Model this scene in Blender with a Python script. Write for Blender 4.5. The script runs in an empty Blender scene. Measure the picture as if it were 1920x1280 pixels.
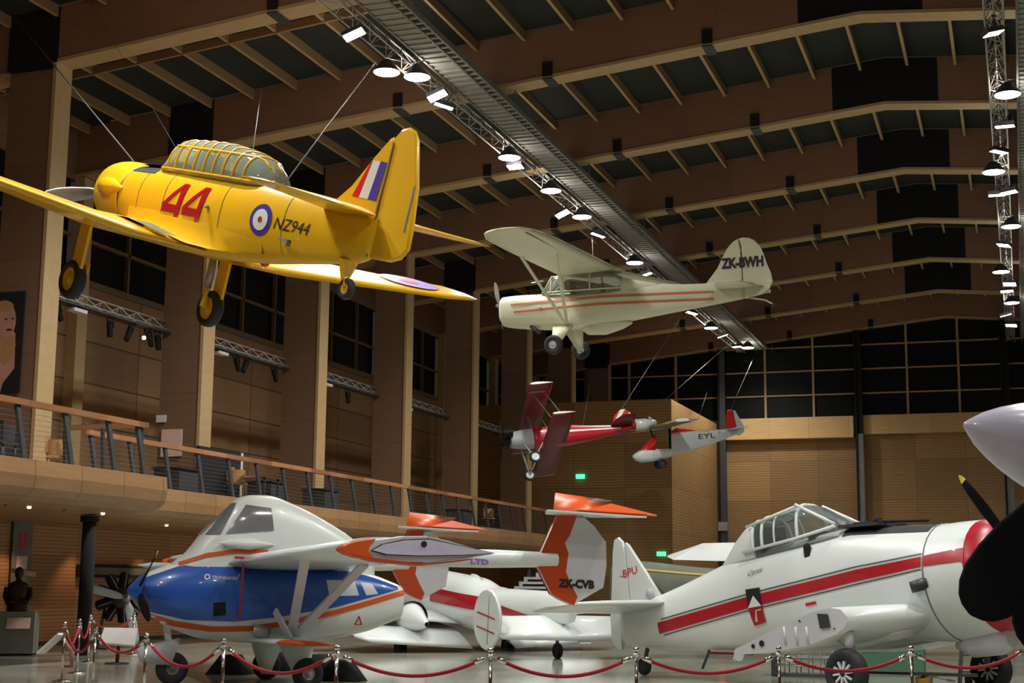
import bpy, bmesh, math, random
from mathutils import Matrix, Vector
random.seed(4)
S = bpy.context.scene
COL = S.collection
# ------------------------------------------------------------------ camera
F, CX, CY, EYE = 2800.0, 960.0, 640.0, Vector((0, 0, 1.65))
_fw = Vector((1920 - CX, -(1110 - CY), -F)).normalized()
_up = Vector((1, -0.009, 0)).cross(_fw).normalized()
if _up.y < 0: _up = -_up
_rt = _fw.cross(_up)
ROT = Matrix((_rt, _fw, _up))            # world = ROT @ camera
cam = bpy.data.cameras.new('camera'); cob = bpy.data.objects.new('camera', cam); COL.objects.link(cob)
cam.sensor_width = 36; cam.lens = F / 1920 * 36; cam.clip_end = 400
cob.matrix_world = Matrix.Translation(EYE) @ ROT.to_4x4()
S.camera = cob
def at(x, y, ax, v):
    """point where the sight line of a pixel meets the world plane ax=v"""
    d = ROT @ Vector((x - CX, -(y - CY), -F))
    return EYE + d * ((v - EYE[ax]) / d[ax])
# ------------------------------------------------------------------ world / view
w = bpy.data.worlds.new('world'); S.world = w; w.use_nodes = True
w.node_tree.nodes['Background'].inputs[0].default_value = (1.0, 0.9, 0.75, 1)
w.node_tree.nodes['Background'].inputs[1].default_value = 0.02
S.view_settings.view_transform = 'Standard'; S.view_settings.look = 'None'
S.view_settings.gamma = 1; S.view_settings.use_curve_mapping = False
S.view_settings.exposure = 0.1
# ------------------------------------------------------------------ lights of the hall
LAMP_E = 1500.0
ROW_L = [(664,65),(725,136),(782,145),(820,180),(832,199),(955,296),(966,313),(1033,358),(1055,401),(1091,407),(1121,441),(1190,493),(1211,515),(1297,587),(1333,615),(1355,630),(1382,650),(1402,652)]
BIG_L = {1, 2, 5, 7, 9, 11, 14, 17}
ROW_R = [(1863,63),(1889,178),(1884,237),(1873,285),(1863,323),(1869,366),(1892,361),(1896,425),(1882,460),(1877,510),(1893,533),(1888,546),(1897,568),(1886,591),(1896,610)]
BIG_R = {1, 4, 7, 9, 12}
def spot(loc, e, size=2.75, blend=0.9, rad=0.3, col=(1, 0.98, 0.93), tgt=None):
    l = bpy.data.lights.new('lamp_light', 'SPOT'); l.energy = e; l.spot_size = size; l.spot_blend = blend
    l.shadow_soft_size = rad; l.color = col
    o = bpy.data.objects.new('lamp_light', l); COL.objects.link(o); o.location = loc
    if tgt: o.rotation_euler = (Vector(tgt) - Vector(loc)).to_track_quat('-Z', 'Y').to_euler()
    return o
SPILL = 0.035
def spill(loc, e):                                   # stray light leaving the lamp housings sideways and upwards
    l = bpy.data.lights.new('lamp_spill', 'POINT'); l.energy = e; l.shadow_soft_size = 0.25; l.color = (1, 0.95, 0.86)
    o = bpy.data.objects.new('lamp_spill', l); COL.objects.link(o); o.location = loc
for row, big in ((ROW_L, BIG_L), (ROW_R, BIG_R)):
    for i, (x, y) in enumerate(row):
        p = at(x, y, 2, 14.6)
        if i in big:
            spot((p.x, p.y, 14.35), LAMP_E)
            spill((p.x, p.y, 14.62), LAMP_E * SPILL)
for yy, k in ((3, .6), (9, .75), (15, 1.15), (21, 1.7), (26, 1.6)):   # the rows of lamps go on overhead towards and past the viewer
    spot((-14.3, yy, 14.35), LAMP_E * k); spill((-14.3, yy, 14.62), LAMP_E * k * SPILL)
    spot((0.0, yy, 14.35), LAMP_E * k); spill((0.0, yy, 14.62), LAMP_E * k * SPILL)
# ------------------------------------------------------------------ materials
def nt(m): return m.node_tree.nodes, m.node_tree.links
def mat(name, col, rough=0.5, metal=0.0, noise=0.08, nscale=3.0, spec=0.5, coat=0.0, bump=0.0, emit=0):
    m = bpy.data.materials.new(name); m.use_nodes = True; n, l = nt(m); b = n['Principled BSDF']
    b.inputs['Roughness'].default_value = rough; b.inputs['Metallic'].default_value = metal
    b.inputs['Specular IOR Level'].default_value = spec; b.inputs['Coat Weight'].default_value = coat
    tc = n.new('ShaderNodeTexCoord'); no = n.new('ShaderNodeTexNoise'); no.inputs['Scale'].default_value = nscale
    no.inputs['Detail'].default_value = 4; l.new(tc.outputs['Object'], no.inputs['Vector'])
    mx = n.new('ShaderNodeMix'); mx.data_type = 'RGBA'; l.new(no.outputs['Fac'], mx.inputs['Factor'])
    mx.inputs['A'].default_value = tuple(c * (1 - noise * 2) for c in col) + (1,)
    mx.inputs['B'].default_value = tuple(min(1, c * (1 + noise * 2)) for c in col) + (1,)
    l.new(mx.outputs['Result'], b.inputs['Base Color'])
    if bump:
        bp = n.new('ShaderNodeBump'); bp.inputs['Strength'].default_value = bump; l.new(no.outputs['Fac'], bp.inputs['Height']); l.new(bp.outputs['Normal'], b.inputs['Normal'])
    if emit:
        b.inputs['Emission Color'].default_value = tuple(col) + (1,); b.inputs['Emission Strength'].default_value = emit
    return m
def panel(name, col, sx, sy, rough=0.6, slat=0.0, axes='YZ', var=0.25, seam=0.35, seamw=0.012, grain=0.15):
    """sheet cladding in world coordinates: panels sx by sy with thin joints and tone changes, optional horizontal slats"""
    m = bpy.data.materials.new(name); m.use_nodes = True; n, l = nt(m); b = n['Principled BSDF']; b.inputs['Roughness'].default_value = rough
    g = n.new('ShaderNodeNewGeometry'); sp = n.new('ShaderNodeSeparateXYZ'); l.new(g.outputs['Position'], sp.inputs[0])
    cb = n.new('ShaderNodeCombineXYZ'); l.new(sp.outputs[axes[0]], cb.inputs[0]); l.new(sp.outputs[axes[1]], cb.inputs[1])
    br = n.new('ShaderNodeTexBrick'); br.offset = 0.0; br.inputs['Scale'].default_value = 1; br.inputs['Brick Width'].default_value = sx
    br.inputs['Row Height'].default_value = sy; br.inputs['Mortar Size'].default_value = seamw; br.inputs['Mortar Smooth'].default_value = 0.2
    c = Vector(col)
    br.inputs['Color1'].default_value = (*(c * (1 - var)), 1); br.inputs['Color2'].default_value = (*(c * (1 + var)), 1)
    br.inputs['Mortar'].default_value = (*(c * seam), 1); l.new(cb.outputs[0], br.inputs['Vector'])
    no = n.new('ShaderNodeTexNoise'); no.inputs['Scale'].default_value = 1.0; no.inputs['Detail'].default_value = 6
    mp = n.new('ShaderNodeMapping'); mp.inputs['Scale'].default_value = (1.2, 14, 1); l.new(cb.outputs[0], mp.inputs['Vector']); l.new(mp.outputs[0], no.inputs['Vector'])
    mr = n.new('ShaderNodeMapRange'); mr.inputs['To Min'].default_value = 1 - grain * 1.6; mr.inputs['To Max'].default_value = 1 + grain * 1.6; l.new(no.outputs['Fac'], mr.inputs['Value'])
    vm = n.new('ShaderNodeVectorMath'); vm.operation = 'SCALE'; l.new(br.outputs['Color'], vm.inputs[0]); l.new(mr.outputs[0], vm.inputs['Scale'])
    out = vm.outputs[0]
    if slat:
        mm = n.new('ShaderNodeMath'); mm.operation = 'PINGPONG'; mm.inputs[1].default_value = slat / 2; l.new(sp.outputs[axes[1]], mm.inputs[0])
        gt = n.new('ShaderNodeMapRange'); gt.inputs['From Min'].default_value = slat * 0.04; gt.inputs['From Max'].default_value = slat * 0.16
        gt.inputs['To Min'].default_value = 0.5; gt.inputs['To Max'].default_value = 1; l.new(mm.outputs[0], gt.inputs['Value'])
        v2 = n.new('ShaderNodeVectorMath'); v2.operation = 'SCALE'; l.new(out, v2.inputs[0]); l.new(gt.outputs[0], v2.inputs['Scale']); out = v2.outputs[0]
    l.new(out, b.inputs['Base Color'])
    return m
def glass(name, tint, fac=0.35, body=None, rough=0.05):
    m = bpy.data.materials.new(name); m.use_nodes = True; n, l = nt(m); n.remove(n['Principled BSDF'])
    tr = n.new('ShaderNodeBsdfTransparent'); tr.inputs[0].default_value = (*tint, 1)
    gl = n.new('ShaderNodeBsdfGlossy'); gl.inputs['Roughness'].default_value = rough
    fr = n.new('ShaderNodeFresnel'); fr.inputs[0].default_value = 1.45
    a = n.new('ShaderNodeMixShader'); l.new(fr.outputs[0], a.inputs[0]); l.new(tr.outputs[0], a.inputs[1]); l.new(gl.outputs[0], a.inputs[2])
    d = n.new('ShaderNodeBsdfDiffuse'); d.inputs[0].default_value = (*(body or tint), 1)
    c = n.new('ShaderNodeMixShader'); c.inputs[0].default_value = fac; l.new(a.outputs[0], c.inputs[1]); l.new(d.outputs[0], c.inputs[2])
    l.new(c.outputs[0], n['Material Output'].inputs[0]); return m
M = {}
M['yellow'] = mat('yellow_paint', (0.82, 0.46, 0.012), 0.32, noise=0.04, nscale=1.2, coat=0.3)
M['cream'] = mat('cream_paint', (0.62, 0.61, 0.44), 0.42, noise=0.06, nscale=2)
M['white'] = mat('white_paint', (0.72, 0.77, 0.75), 0.3, noise=0.03, nscale=1.5, coat=0.3)
M['offwhite'] = mat('grey_white_paint', (0.62, 0.62, 0.66), 0.4, noise=0.04)
M['ice'] = mat('pale_violet_white_paint', (0.60, 0.57, 0.70), 0.25, noise=0.05, nscale=9, coat=0.3)
M['red'] = mat('red_paint', (0.40, 0.006, 0.016), 0.35, noise=0.05, coat=0.2)
M['bred'] = mat('bright_red_paint', (0.58, 0.012, 0.012), 0.4, noise=0.04)
M['maroon'] = mat('dark_red_paint', (0.14, 0.008, 0.014), 0.4, noise=0.06)
M['stripe'] = mat('rust_stripe_paint', (0.50, 0.15, 0.06), 0.45)
M['orange'] = mat('orange_paint', (0.68, 0.10, 0.012), 0.4, noise=0.04)
M['dorange'] = mat('deep_orange_paint', (0.50, 0.06, 0.010), 0.4, noise=0.05)
M['blue'] = mat('blue_paint', (0.02, 0.09, 0.40), 0.3, noise=0.05, coat=0.3)
M['navy'] = mat('navy_paint', (0.05, 0.03, 0.30), 0.45)
M['lilac'] = mat('violet_letter_paint', (0.22, 0.14, 0.45), 0.5)
M['black'] = mat('black_paint', (0.012, 0.012, 0.013), 0.5)
M['blade'] = mat('black_blade_paint', (0.006, 0.006, 0.008), 0.75, spec=0.2)
M['anthracite'] = mat('dark_grey_metal', (0.04, 0.045, 0.05), 0.5, noise=0.15)
M['dgrey'] = mat('weathered_grey_paint', (0.16, 0.17, 0.16), 0.6, noise=0.2)
M['lgrey'] = mat('light_grey_paint', (0.40, 0.42, 0.44), 0.45, noise=0.05)
M['sil'] = mat('silver_paint', (0.62, 0.66, 0.66), 0.4, 0.1, noise=0.05)
M['chrome'] = mat('polished_steel', (0.75, 0.74, 0.72), 0.12, 1.0, noise=0.02)
M['steel'] = mat('dull_steel', (0.35, 0.35, 0.34), 0.45, 0.6, noise=0.1)
M['rubber'] = mat('black_rubber', (0.02, 0.02, 0.022), 0.75, noise=0.2, nscale=9)
M['alu'] = mat('truss_aluminium', (0.42, 0.41, 0.38), 0.5, 0.4, noise=0.1)
M['mgrey'] = mat('grey_plinth_paint', (0.24, 0.24, 0.22), 0.5)
M['cat'] = mat('galvanised_grating', (0.27, 0.26, 0.23), 0.75, noise=0.12, nscale=2)
M['rope'] = mat('red_velvet_rope', (0.33, 0.006, 0.02), 0.8, noise=0.1, nscale=30)
M['floor'] = mat('polished_concrete', (0.36, 0.36, 0.30), 0.11, noise=0.26, nscale=0.5, spec=0.6)
M['web'] = panel('brown_plywood_web', (0.25, 0.13, 0.075), 2.4, 40, axes='XZ', var=0.06, seam=0.8, seamw=0.01, grain=0.12)
M['colweb'] = panel('brown_plywood_column', (0.20, 0.115, 0.065), 9, 2.4, axes='XZ', var=0.06, seam=0.75, grain=0.12)
M['pale'] = mat('pale_timber', (0.47, 0.32, 0.155), 0.6, noise=0.07, nscale=4)
M['purlin'] = mat('timber_purlin', (0.30, 0.18, 0.085), 0.65, noise=0.1)
M['deck'] = mat('dark_roof_lining', (0.020, 0.023, 0.018), 0.9, noise=0.15)
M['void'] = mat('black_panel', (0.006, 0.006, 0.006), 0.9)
M['wleft'] = panel('tan_wall_panels', (0.25, 0.14, 0.062), 3.83, 1.3, slat=0, var=0.22, seam=0.3, seamw=0.03)
M['wlow'] = panel('slatted_brown_wall', (0.40, 0.21, 0.09), 2.4, 0.8, slat=0.1, var=0.18, seam=0.6)
M['wback'] = panel('slatted_tan_wall', (0.34, 0.19, 0.065), 2.65, 2.2, slat=0.14, axes='XZ', var=0.2, seam=0.5)
M['wboxx'] = panel('slatted_box_side', (0.40, 0.23, 0.08), 2.65, 2.2, slat=0.14, axes='YZ', var=0.08, seam=0.5)
M['band'] = panel('pale_wood_band', (0.60, 0.38, 0.16), 2.2, 40, axes='XZ', var=0.05, seam=0.6)
M['fascia'] = panel('plywood_fascia', (0.34, 0.19, 0.085), 1.55, 40, axes='YZ', var=0.07, seam=0.35, seamw=0.012, rough=0.45)
M['rail'] = panel('timber_handrail', (0.36, 0.165, 0.075), 1.3, 40, axes='YZ', var=0.3, seam=0.6, rough=0.4)
M['glassblk'] = mat('night_window_glass', (0.005, 0.006, 0.006), 0.5, spec=0.12)
M['mull'] = mat('timber_mullion', (0.40, 0.26, 0.12), 0.6)
M['mulld'] = mat('dark_timber_mullion', (0.16, 0.10, 0.05), 0.6)
M['lens'] = mat('lamp_lens', (1.0, 0.96, 0.88), 0.5, noise=0, emit=20)
M['lensd'] = mat('downlight_lens', (1.0, 0.75, 0.5), 0.5, noise=0, emit=4)
M['green'] = mat('exit_sign_green', (0.10, 0.75, 0.42), 0.5, noise=0.1, emit=1.6)
M['paper'] = mat('white_board', (0.70, 0.68, 0.68), 0.6)
M['pink'] = mat('pinkish_board', (0.75, 0.55, 0.48), 0.6)
M['skin'] = mat('printed_skin_tone', (0.50, 0.26, 0.19), 0.6, noise=0.2, nscale=2.5)
M['ybucket'] = mat('yellow_plastic', (0.75, 0.45, 0.01), 0.45)
M['gbox'] = mat('green_sheet_metal', (0.07, 0.16, 0.10), 0.5)
M['camo'] = mat('camouflage_green_paint', (0.12, 0.14, 0.10), 0.7, noise=0.3, nscale=1)
M['camob'] = mat('camouflage_brown_paint', (0.10, 0.055, 0.04), 0.7, noise=0.2)
M['ystrip'] = mat('ochre_strip', (0.45, 0.30, 0.05), 0.6)
M['tan'] = mat('tan_leather', (0.45, 0.24, 0.10), 0.5)
M['bronze'] = mat('dark_bronze', (0.03, 0.022, 0.018), 0.4, 0.3)
M['gcanopy'] = glass('canopy_glass', (0.75, 0.85, 0.75), 0.35, (0.45, 0.52, 0.42))
M['gdark'] = glass('smoked_glass', (0.45, 0.48, 0.5), 0.35, (0.16, 0.17, 0.17))
M['gclear'] = glass('clear_glass', (0.90, 0.94, 0.92), 0.14, (0.45, 0.52, 0.52))
M['ytip'] = mat('yellow_tip_paint', (0.72, 0.62, 0.05), 0.5)
M['cable'] = mat('dull_cable', (0.10, 0.10, 0.10), 0.7)
M['lensr'] = mat('red_lamp_glass', (1.0, 0.12, 0.04), 0.4, noise=0, emit=3)
M['card'] = mat('leather_brown_strap', (0.30, 0.15, 0.10), 0.6)
# ------------------------------------------------------------------ mesh helpers
class MB:
    def __init__(s, f=None): s.v = []; s.f = []; s.m = []; s.mats = []; s.fn = f or (lambda p: p); s.sm = []
    def mi(s, m):
        if m not in s.mats: s.mats.append(m)
        return s.mats.index(m)
    def add(s, vs, fs, m, smooth=False):
        o = len(s.v); s.v += [tuple(s.fn(Vector(v))) for v in vs]
        for f in fs: s.f.append([i + o for i in f]); s.m.append(s.mi(m)); s.sm.append(smooth)
        return s
    def box(s, a, b, m):
        (x0, y0, z0), (x1, y1, z1) = a, b
        vs = [(x, y, z) for x in (x0, x1) for y in (y0, y1) for z in (z0, z1)]
        return s.add(vs, [(0,1,3,2),(4,6,7,5),(0,4,5,1),(2,3,7,6),(0,2,6,4),(1,5,7,3)], m)
    def bar(s, a, b, w, h, m, up=(0, 0, 1)):
        a = Vector(a); b = Vector(b); d = (b - a).normalized(); u = Vector(up)
        if abs(d.dot(u)) > 0.98: u = Vector((1, 0, 0))
        r = d.cross(u).normalized(); u = r.cross(d)
        vs = [p + r * (i * w / 2) + u * (j * h / 2) for p in (a, b) for i, j in ((-1,-1),(1,-1),(1,1),(-1,1))]
        return s.add(vs, [(0,1,2,3),(7,6,5,4),(0,4,5,1),(1,5,6,2),(2,6,7,3),(3,7,4,0)], m)
    def tube(s, pts, r, m, seg=8, cap=True):
        pts = [Vector(p) for p in pts]; rr = r if isinstance(r, (list, tuple)) else [r] * len(pts); rings = []
        t0 = (pts[1] - pts[0]).normalized(); u = Vector((0, 0, 1)) if abs(t0.z) < 0.9 else Vector((1, 0, 0))
        for i, p in enumerate(pts):
            t = ((pts[min(i + 1, len(pts) - 1)] - pts[max(i - 1, 0)])).normalized()
            a = t.cross(u).normalized(); u2 = a.cross(t); u = u2
            rings.append([p + (a * math.cos(2*math.pi*k/seg) + u2 * math.sin(2*math.pi*k/seg)) * rr[i] for k in range(seg)])
        return s.rings(rings, m, cap)
    def rings(s, rings, m, cap=True, smooth=True, closed=True):
        n = len(rings[0]); vs = [v for r in rings for v in r]; fs = []
        for i in range(len(rings) - 1):
            for k in range(n if closed else n - 1):
                k2 = (k + 1) % n; fs.append((i*n+k, i*n+k2, (i+1)*n+k2, (i+1)*n+k))
        s.add(vs, fs, m, smooth)
        if cap:
            s.add(rings[0], [tuple(range(n))], m); s.add(rings[-1], [tuple(range(n))], m)
        return s
    def lathe(s, prof, c, ax, m, seg=28, cap=False):
        """prof: (distance along axis, radius)"""
        ax = Vector(ax).normalized(); u = Vector((0, 0, 1)) if abs(ax.z) < 0.9 else Vector((1, 0, 0)); a = ax.cross(u).normalized(); b = a.cross(ax); c = Vector(c)
        return s.rings([[c + ax * t + (a * math.cos(2*math.pi*k/seg) + b * math.sin(2*math.pi*k/seg)) * max(r, 1e-4) for k in range(seg)] for t, r in prof], m, cap)
    def prism(s, poly, ax, c, t, m, bev=0.0, off=0):
        """poly in the two other axes (in order), centred at c on axis ax, thickness t; bev pinches the edge so the plate has a rounded rim"""
        n = len(poly); cx = sum(p[0] for p in poly) / n; cy = sum(p[1] for p in poly) / n
        def P(p, d):
            q = list(p); q.insert(ax, d); return tuple(q)
        if bev:
            inn = [(cx + (p[0]-cx)*(1-bev), cy + (p[1]-cy)*(1-bev)) for p in poly]
            rg = [[P(p, c - t/2) for p in inn], [P(p, c) for p in poly], [P(p, c + t/2) for p in inn]]
        else: rg = [[P(p, c - t/2) for p in poly], [P(p, c + t/2) for p in poly]]
        return s.rings(rg, m, True, bool(bev))
    def sphere(s, c, r, m, seg=12, sc=(1, 1, 1)):
        rg = []
        for i in range(1, seg):
            a = math.pi * i / seg
            rg.append([(c[0] + r*sc[0]*math.sin(a)*math.cos(2*math.pi*k/seg), c[1] + r*sc[1]*math.sin(a)*math.sin(2*math.pi*k/seg), c[2] + r*sc[2]*math.cos(a)) for k in range(seg)])
        return s.rings(rg, m)
    def build(s, name, parent=None, bevel=0):
        me = bpy.data.meshes.new(name); me.from_pydata(s.v, [], s.f)
        for m in s.mats: me.materials.append(M[m])
        me.polygons.foreach_set('material_index', s.m); me.polygons.foreach_set('use_smooth', s.sm)
        bm = bmesh.new(); bm.from_mesh(me); bmesh.ops.remove_doubles(bm, verts=bm.verts, dist=1e-5)
        bmesh.ops.recalc_face_normals(bm, faces=bm.faces); bm.to_mesh(me); bm.free()
        o = bpy.data.objects.new(name, me); COL.objects.link(o)
        if parent: o.parent = parent
        if bevel:
            b = o.modifiers.new('bevel', 'BEVEL'); b.width = bevel; b.segments = 2; b.limit_method = 'ANGLE'
        return o
def tag(o, label, cat, group=None, kind=None):
    if label: o['label'] = label
    if cat: o['category'] = cat
    if group: o['group'] = group
    if kind: o['kind'] = kind
    return o
def empty(name, loc=(0, 0, 0), mw=None):
    o = bpy.data.objects.new(name, None); COL.objects.link(o); o.empty_display_size = 0.3
    if mw is not None: o.matrix_world = mw
    else: o.location = loc
    return o
def struct(o, label=None):
    o['kind'] = 'structure'
    if label: o['label'] = label
    return o
def kids(o): return [c for c in COL.objects if c.parent == o]
def copy_tree(o, parent=None):
    c = o.copy(); COL.objects.link(c)
    if parent: c.parent = parent
    for ch in kids(o): copy_tree(ch, c)
    return c
def text_tris(txt, bold=0.0, shear=0.0):
    cu = bpy.data.curves.new('t', 'FONT'); cu.body = txt; cu.offset = bold; cu.shear = shear; cu.resolution_u = 3
    o = bpy.data.objects.new('t', cu); COL.objects.link(o); dg = bpy.context.evaluated_depsgraph_get(); dg.update()
    me = bpy.data.meshes.new_from_object(o.evaluated_get(dg)); vs = [v.co.copy() for v in me.vertices]; fs = [list(p.vertices) for p in me.polygons]
    bpy.data.objects.remove(o); bpy.data.curves.remove(cu); bpy.data.meshes.remove(me)
    x0 = min(v.x for v in vs); x1 = max(v.x for v in vs); y0 = min(v.y for v in vs); y1 = max(v.y for v in vs)
    return [((v.x-x0)/(x1-x0), (v.y-y0)/(y1-y0)) for v in vs], fs
def put_text(mb, txt, m, f, bold=0.0, shear=0.0):
    """f maps (u,v) in the unit box of the word to a point"""
    uv, fs = text_tris(txt, bold, shear); mb.add([f(u, v) for u, v in uv], fs, m)
def lerp(xs, ys, x):
    if x <= xs[0]: return ys[0]
    for i in range(len(xs) - 1):
        if x <= xs[i+1]:
            t = (x - xs[i]) / (xs[i+1] - xs[i]); return ys[i] + (ys[i+1] - ys[i]) * t
    return ys[-1]
def crom(xs, ys, x):
    if x <= xs[0]: return ys[0]
    if x >= xs[-1]: return ys[-1]
    for i in range(len(xs) - 1):
        if x <= xs[i+1]:
            h = xs[i+1] - xs[i]; t = (x - xs[i]) / h; d = [0, 0]
            for j, k in ((0, i), (1, i + 1)):
                if k == 0: d[j] = (ys[1]-ys[0])/(xs[1]-xs[0])
                elif k == len(xs)-1: d[j] = (ys[-1]-ys[-2])/(xs[-1]-xs[-2])
                else:
                    a = (ys[k]-ys[k-1])/(xs[k]-xs[k-1]); b = (ys[k+1]-ys[k])/(xs[k+1]-xs[k]); d[j] = 0 if a*b <= 0 else 2*a*b/(a+b)
            t2, t3 = t*t, t*t*t
            return ys[i]*(2*t3-3*t2+1) + d[0]*h*(t3-2*t2+t) + ys[i+1]*(-2*t3+3*t2) + d[1]*h*(t3-t2)
class Body:
    """fuselage surface from stations (a, half width, top z, bottom z, exponent[, widest z])"""
    def __init__(s, st, sm=True):
        s.a = [q[0] for q in st]; f = crom if sm else lerp
        s.g = lambda x: [f(s.a, [q[i] for q in st], x) for i in (1, 2, 3, 4)] + [f(s.a, [(q[5] if len(q) > 5 else (q[2]+q[3])/2) for q in st], x)]
    def ring(s, x, n=32):
        w, zt, zb, e, zm = s.g(x); out = []
        for k in range(n):
            t = 2*math.pi*k/n; c, si = math.cos(t), math.sin(t)
            yy = w * math.copysign(abs(c)**(2/e), c); h = (zt-zm) if si > 0 else (zm-zb)
            out.append((x, yy, zm + h * math.copysign(abs(si)**(2/e), si)))
        return out
    def y(s, x, z):
        w, zt, zb, e, zm = s.g(x); h = (zt-zm) if z > zm else (zm-zb); u = min(0.999, abs(z-zm)/max(h, 1e-4)); return w * (1-u**e)**(1/e)
    def mesh(s, mb, m, n=48, a0=None, a1=None, cap=True):
        a0 = s.a[0] if a0 is None else a0; a1 = s.a[-1] if a1 is None else a1
        xs = sorted(set([a0 + (a1-a0)*i/n for i in range(n+1)] + [q for q in s.a if a0 < q < a1]))
        mb.rings([s.ring(x) for x in xs], m, cap)
    def strip(s, mb, m, top, bot, a0, a1, side=1, eps=0.012, n=40, k=5):
        """band painted along the side: top and bot are lists of (a,z)"""
        g = []
        for i in range(n+1):
            x = a0 + (a1-a0)*i/n; zt = lerp([p[0] for p in top], [p[1] for p in top], x); zb = lerp([p[0] for p in bot], [p[1] for p in bot], x)
            g.append([(x, side*(s.y(x, zb+(zt-zb)*j/k)+eps), zb+(zt-zb)*j/k) for j in range(k+1)])
        mb.rings(g, m, False, True, False)
    def word(s, mb, txt, m, a0, a1, z0, z1, side=1, flip=False, bold=0, shear=0, eps=0.014, slope=0):
        def f(u, v):
            a = a0 + (a1-a0)*u; z = z0 + (z1-z0)*v + slope*u; return (a, side*(s.y(a, z)+eps), z)
        put_text(mb, txt, m, f, bold, shear)
AF = [(1,0),(0.75,0.045),(0.5,0.075),(0.3,0.085),(0.15,0.075),(0.05,0.047),(0.0,0.0),(0.05,-0.03),(0.15,-0.042),(0.3,-0.045),(0.5,-0.04),(0.75,-0.022)]
def wing(mb, secs, m, ax=1, tk=1.0, cap=True, inc=0.0):
    """secs: (span pos, leading edge a, chord, height, thickness factor); ax=1 horizontal wing, ax=2 upright fin"""
    rg = []
    for sp, le, ch, h, th in secs:
        rg.append([((le + ch*u, sp, h + ch*t*th*tk - inc*ch*(u - .4)) if ax == 1 else (le + ch*u, h + ch*t*th*tk, sp)) for u, t in AF])
    mb.rings(rg, m, cap)
def wheel(mbf, parent, c, r, w, axis=(0, 1, 0), tm='rubber', hm='yellow', hub=0.5, spokes=0, name='wheel'):
    mb = MB(mbf); pr = []
    for i in range(13):
        t = math.pi*i/12; pr.append((-w/2*math.cos(t)*1.0, r - w*0.42*(1-math.sin(t)**0.7) - (0 if 0 < i < 12 else 0.02)))
    pr = [(-w*0.36, r*hub)] + pr + [(w*0.36, r*hub)]
    mb.lathe(pr, c, axis, tm, 32); o = mb.build(name, parent)
    h = MB(mbf); hp = [(-w*0.40, 0.001), (-w*0.40, r*hub*0.35), (-w*0.30, r*hub*0.45), (-w*0.26, r*hub*0.85), (-w*0.38, r*hub*0.97), (w*0.38, r*hub*0.97), (w*0.26, r*hub*0.85), (w*0.30, r*hub*0.45), (w*0.40, r*hub*0.35), (w*0.40, 0.001)]
    h.lathe(hp, c, axis, hm, 24)
    if spokes:
        A = Vector(axis).normalized(); u = A.cross(Vector((0, 0, 1))).normalized(); v = u.cross(A)
        for sd in (-1, 1):
            for k in range(spokes):
                t = 2*math.pi*k/spokes; d = u*math.cos(t) + v*math.sin(t)
                h.bar(Vector(c) + A*(sd*w*0.34) + d*r*hub*0.25, Vector(c) + A*(sd*w*0.34) + d*r*hub*0.9, 0.03, 0.05, 'white', up=A)
            # dark gaps between spokes come from the recessed dish
    h.build('hub', o)
    return o
class Craft:
    def __init__(s, name, pos, yaw, pitch, roll, sc, label, cat, group=None):
        Rz = Matrix.Rotation(yaw, 4, 'Z'); Ry = Matrix.Rotation(-pitch, 4, 'Y'); Rx = Matrix.Rotation(roll, 4, 'X')
        s.o = empty(name, mw=Matrix.Translation(Vector(pos)) @ Rz @ Ry @ Rx); tag(s.o, label, cat, group); s.sc = sc
        s.fn = lambda p: Vector((-p[0]*sc, p[1]*sc, p[2]*sc))
    def mb(s): return MB(s.fn)
    def world(s, p): return s.o.matrix_world @ s.fn(p)
# ================================================================== THE HALL
P0, PITCH = 30.4, 7.67
XE, XR, XW, XRW = -22.5, -3.42, -27.3, 15.6
def soff(x):                                     # underside of the roof frames
    return 14.62 + (x - XE) * (16.52 - 14.62) / (XR - XE) if x < XR else 16.52 - 0.088 * (x - XR)
FY = [P0 + PITCH * k for k in range(-4, 8)]
# floor
mb = MB(); mb.box((XW - 0.3, -8, -0.2), (XRW + 0.4, 85.2, 0), 'floor'); struct(mb.build('floor'), 'polished grey concrete hall floor')
# walls
mb = MB(); mb.box((XW - 0.25, -8, 4.05), (XW, 85, 10.85), 'wleft'); mb.box((XW - 0.25, -8, 14.0), (XW, 85, 16.4), 'colweb'); struct(mb.build('wall_left'), 'tan panelled side wall above the balcony')
mb = MB(); mb.box((-25.2, -8, 0), (-25, 72.2, 3.45), 'wlow'); struct(mb.build('wall_left'), 'slatted brown wall under the balcony')
mb = MB(); mb.box((-25.0, -8, 0), (-24.97, 72.2, 0.12), 'anthracite'); struct(mb.build('baseboard_left'))
mb = MB(); mb.box((XW - 0.25, 84.5, 0), (XRW + 0.4, 84.9, 11.2), 'wback'); struct(mb.build('wall_back'), 'slatted tan end wall')
mb = MB(); mb.box((XRW, -8, 0), (XRW + 0.3, 85, 16.8), 'wleft'); struct(mb.build('wall_right'))
mb = MB(); mb.box((XW - 0.25, -8.2, 0), (XRW + 0.4, -8, 18.5), 'wback'); struct(mb.build('wall_front'))
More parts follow.
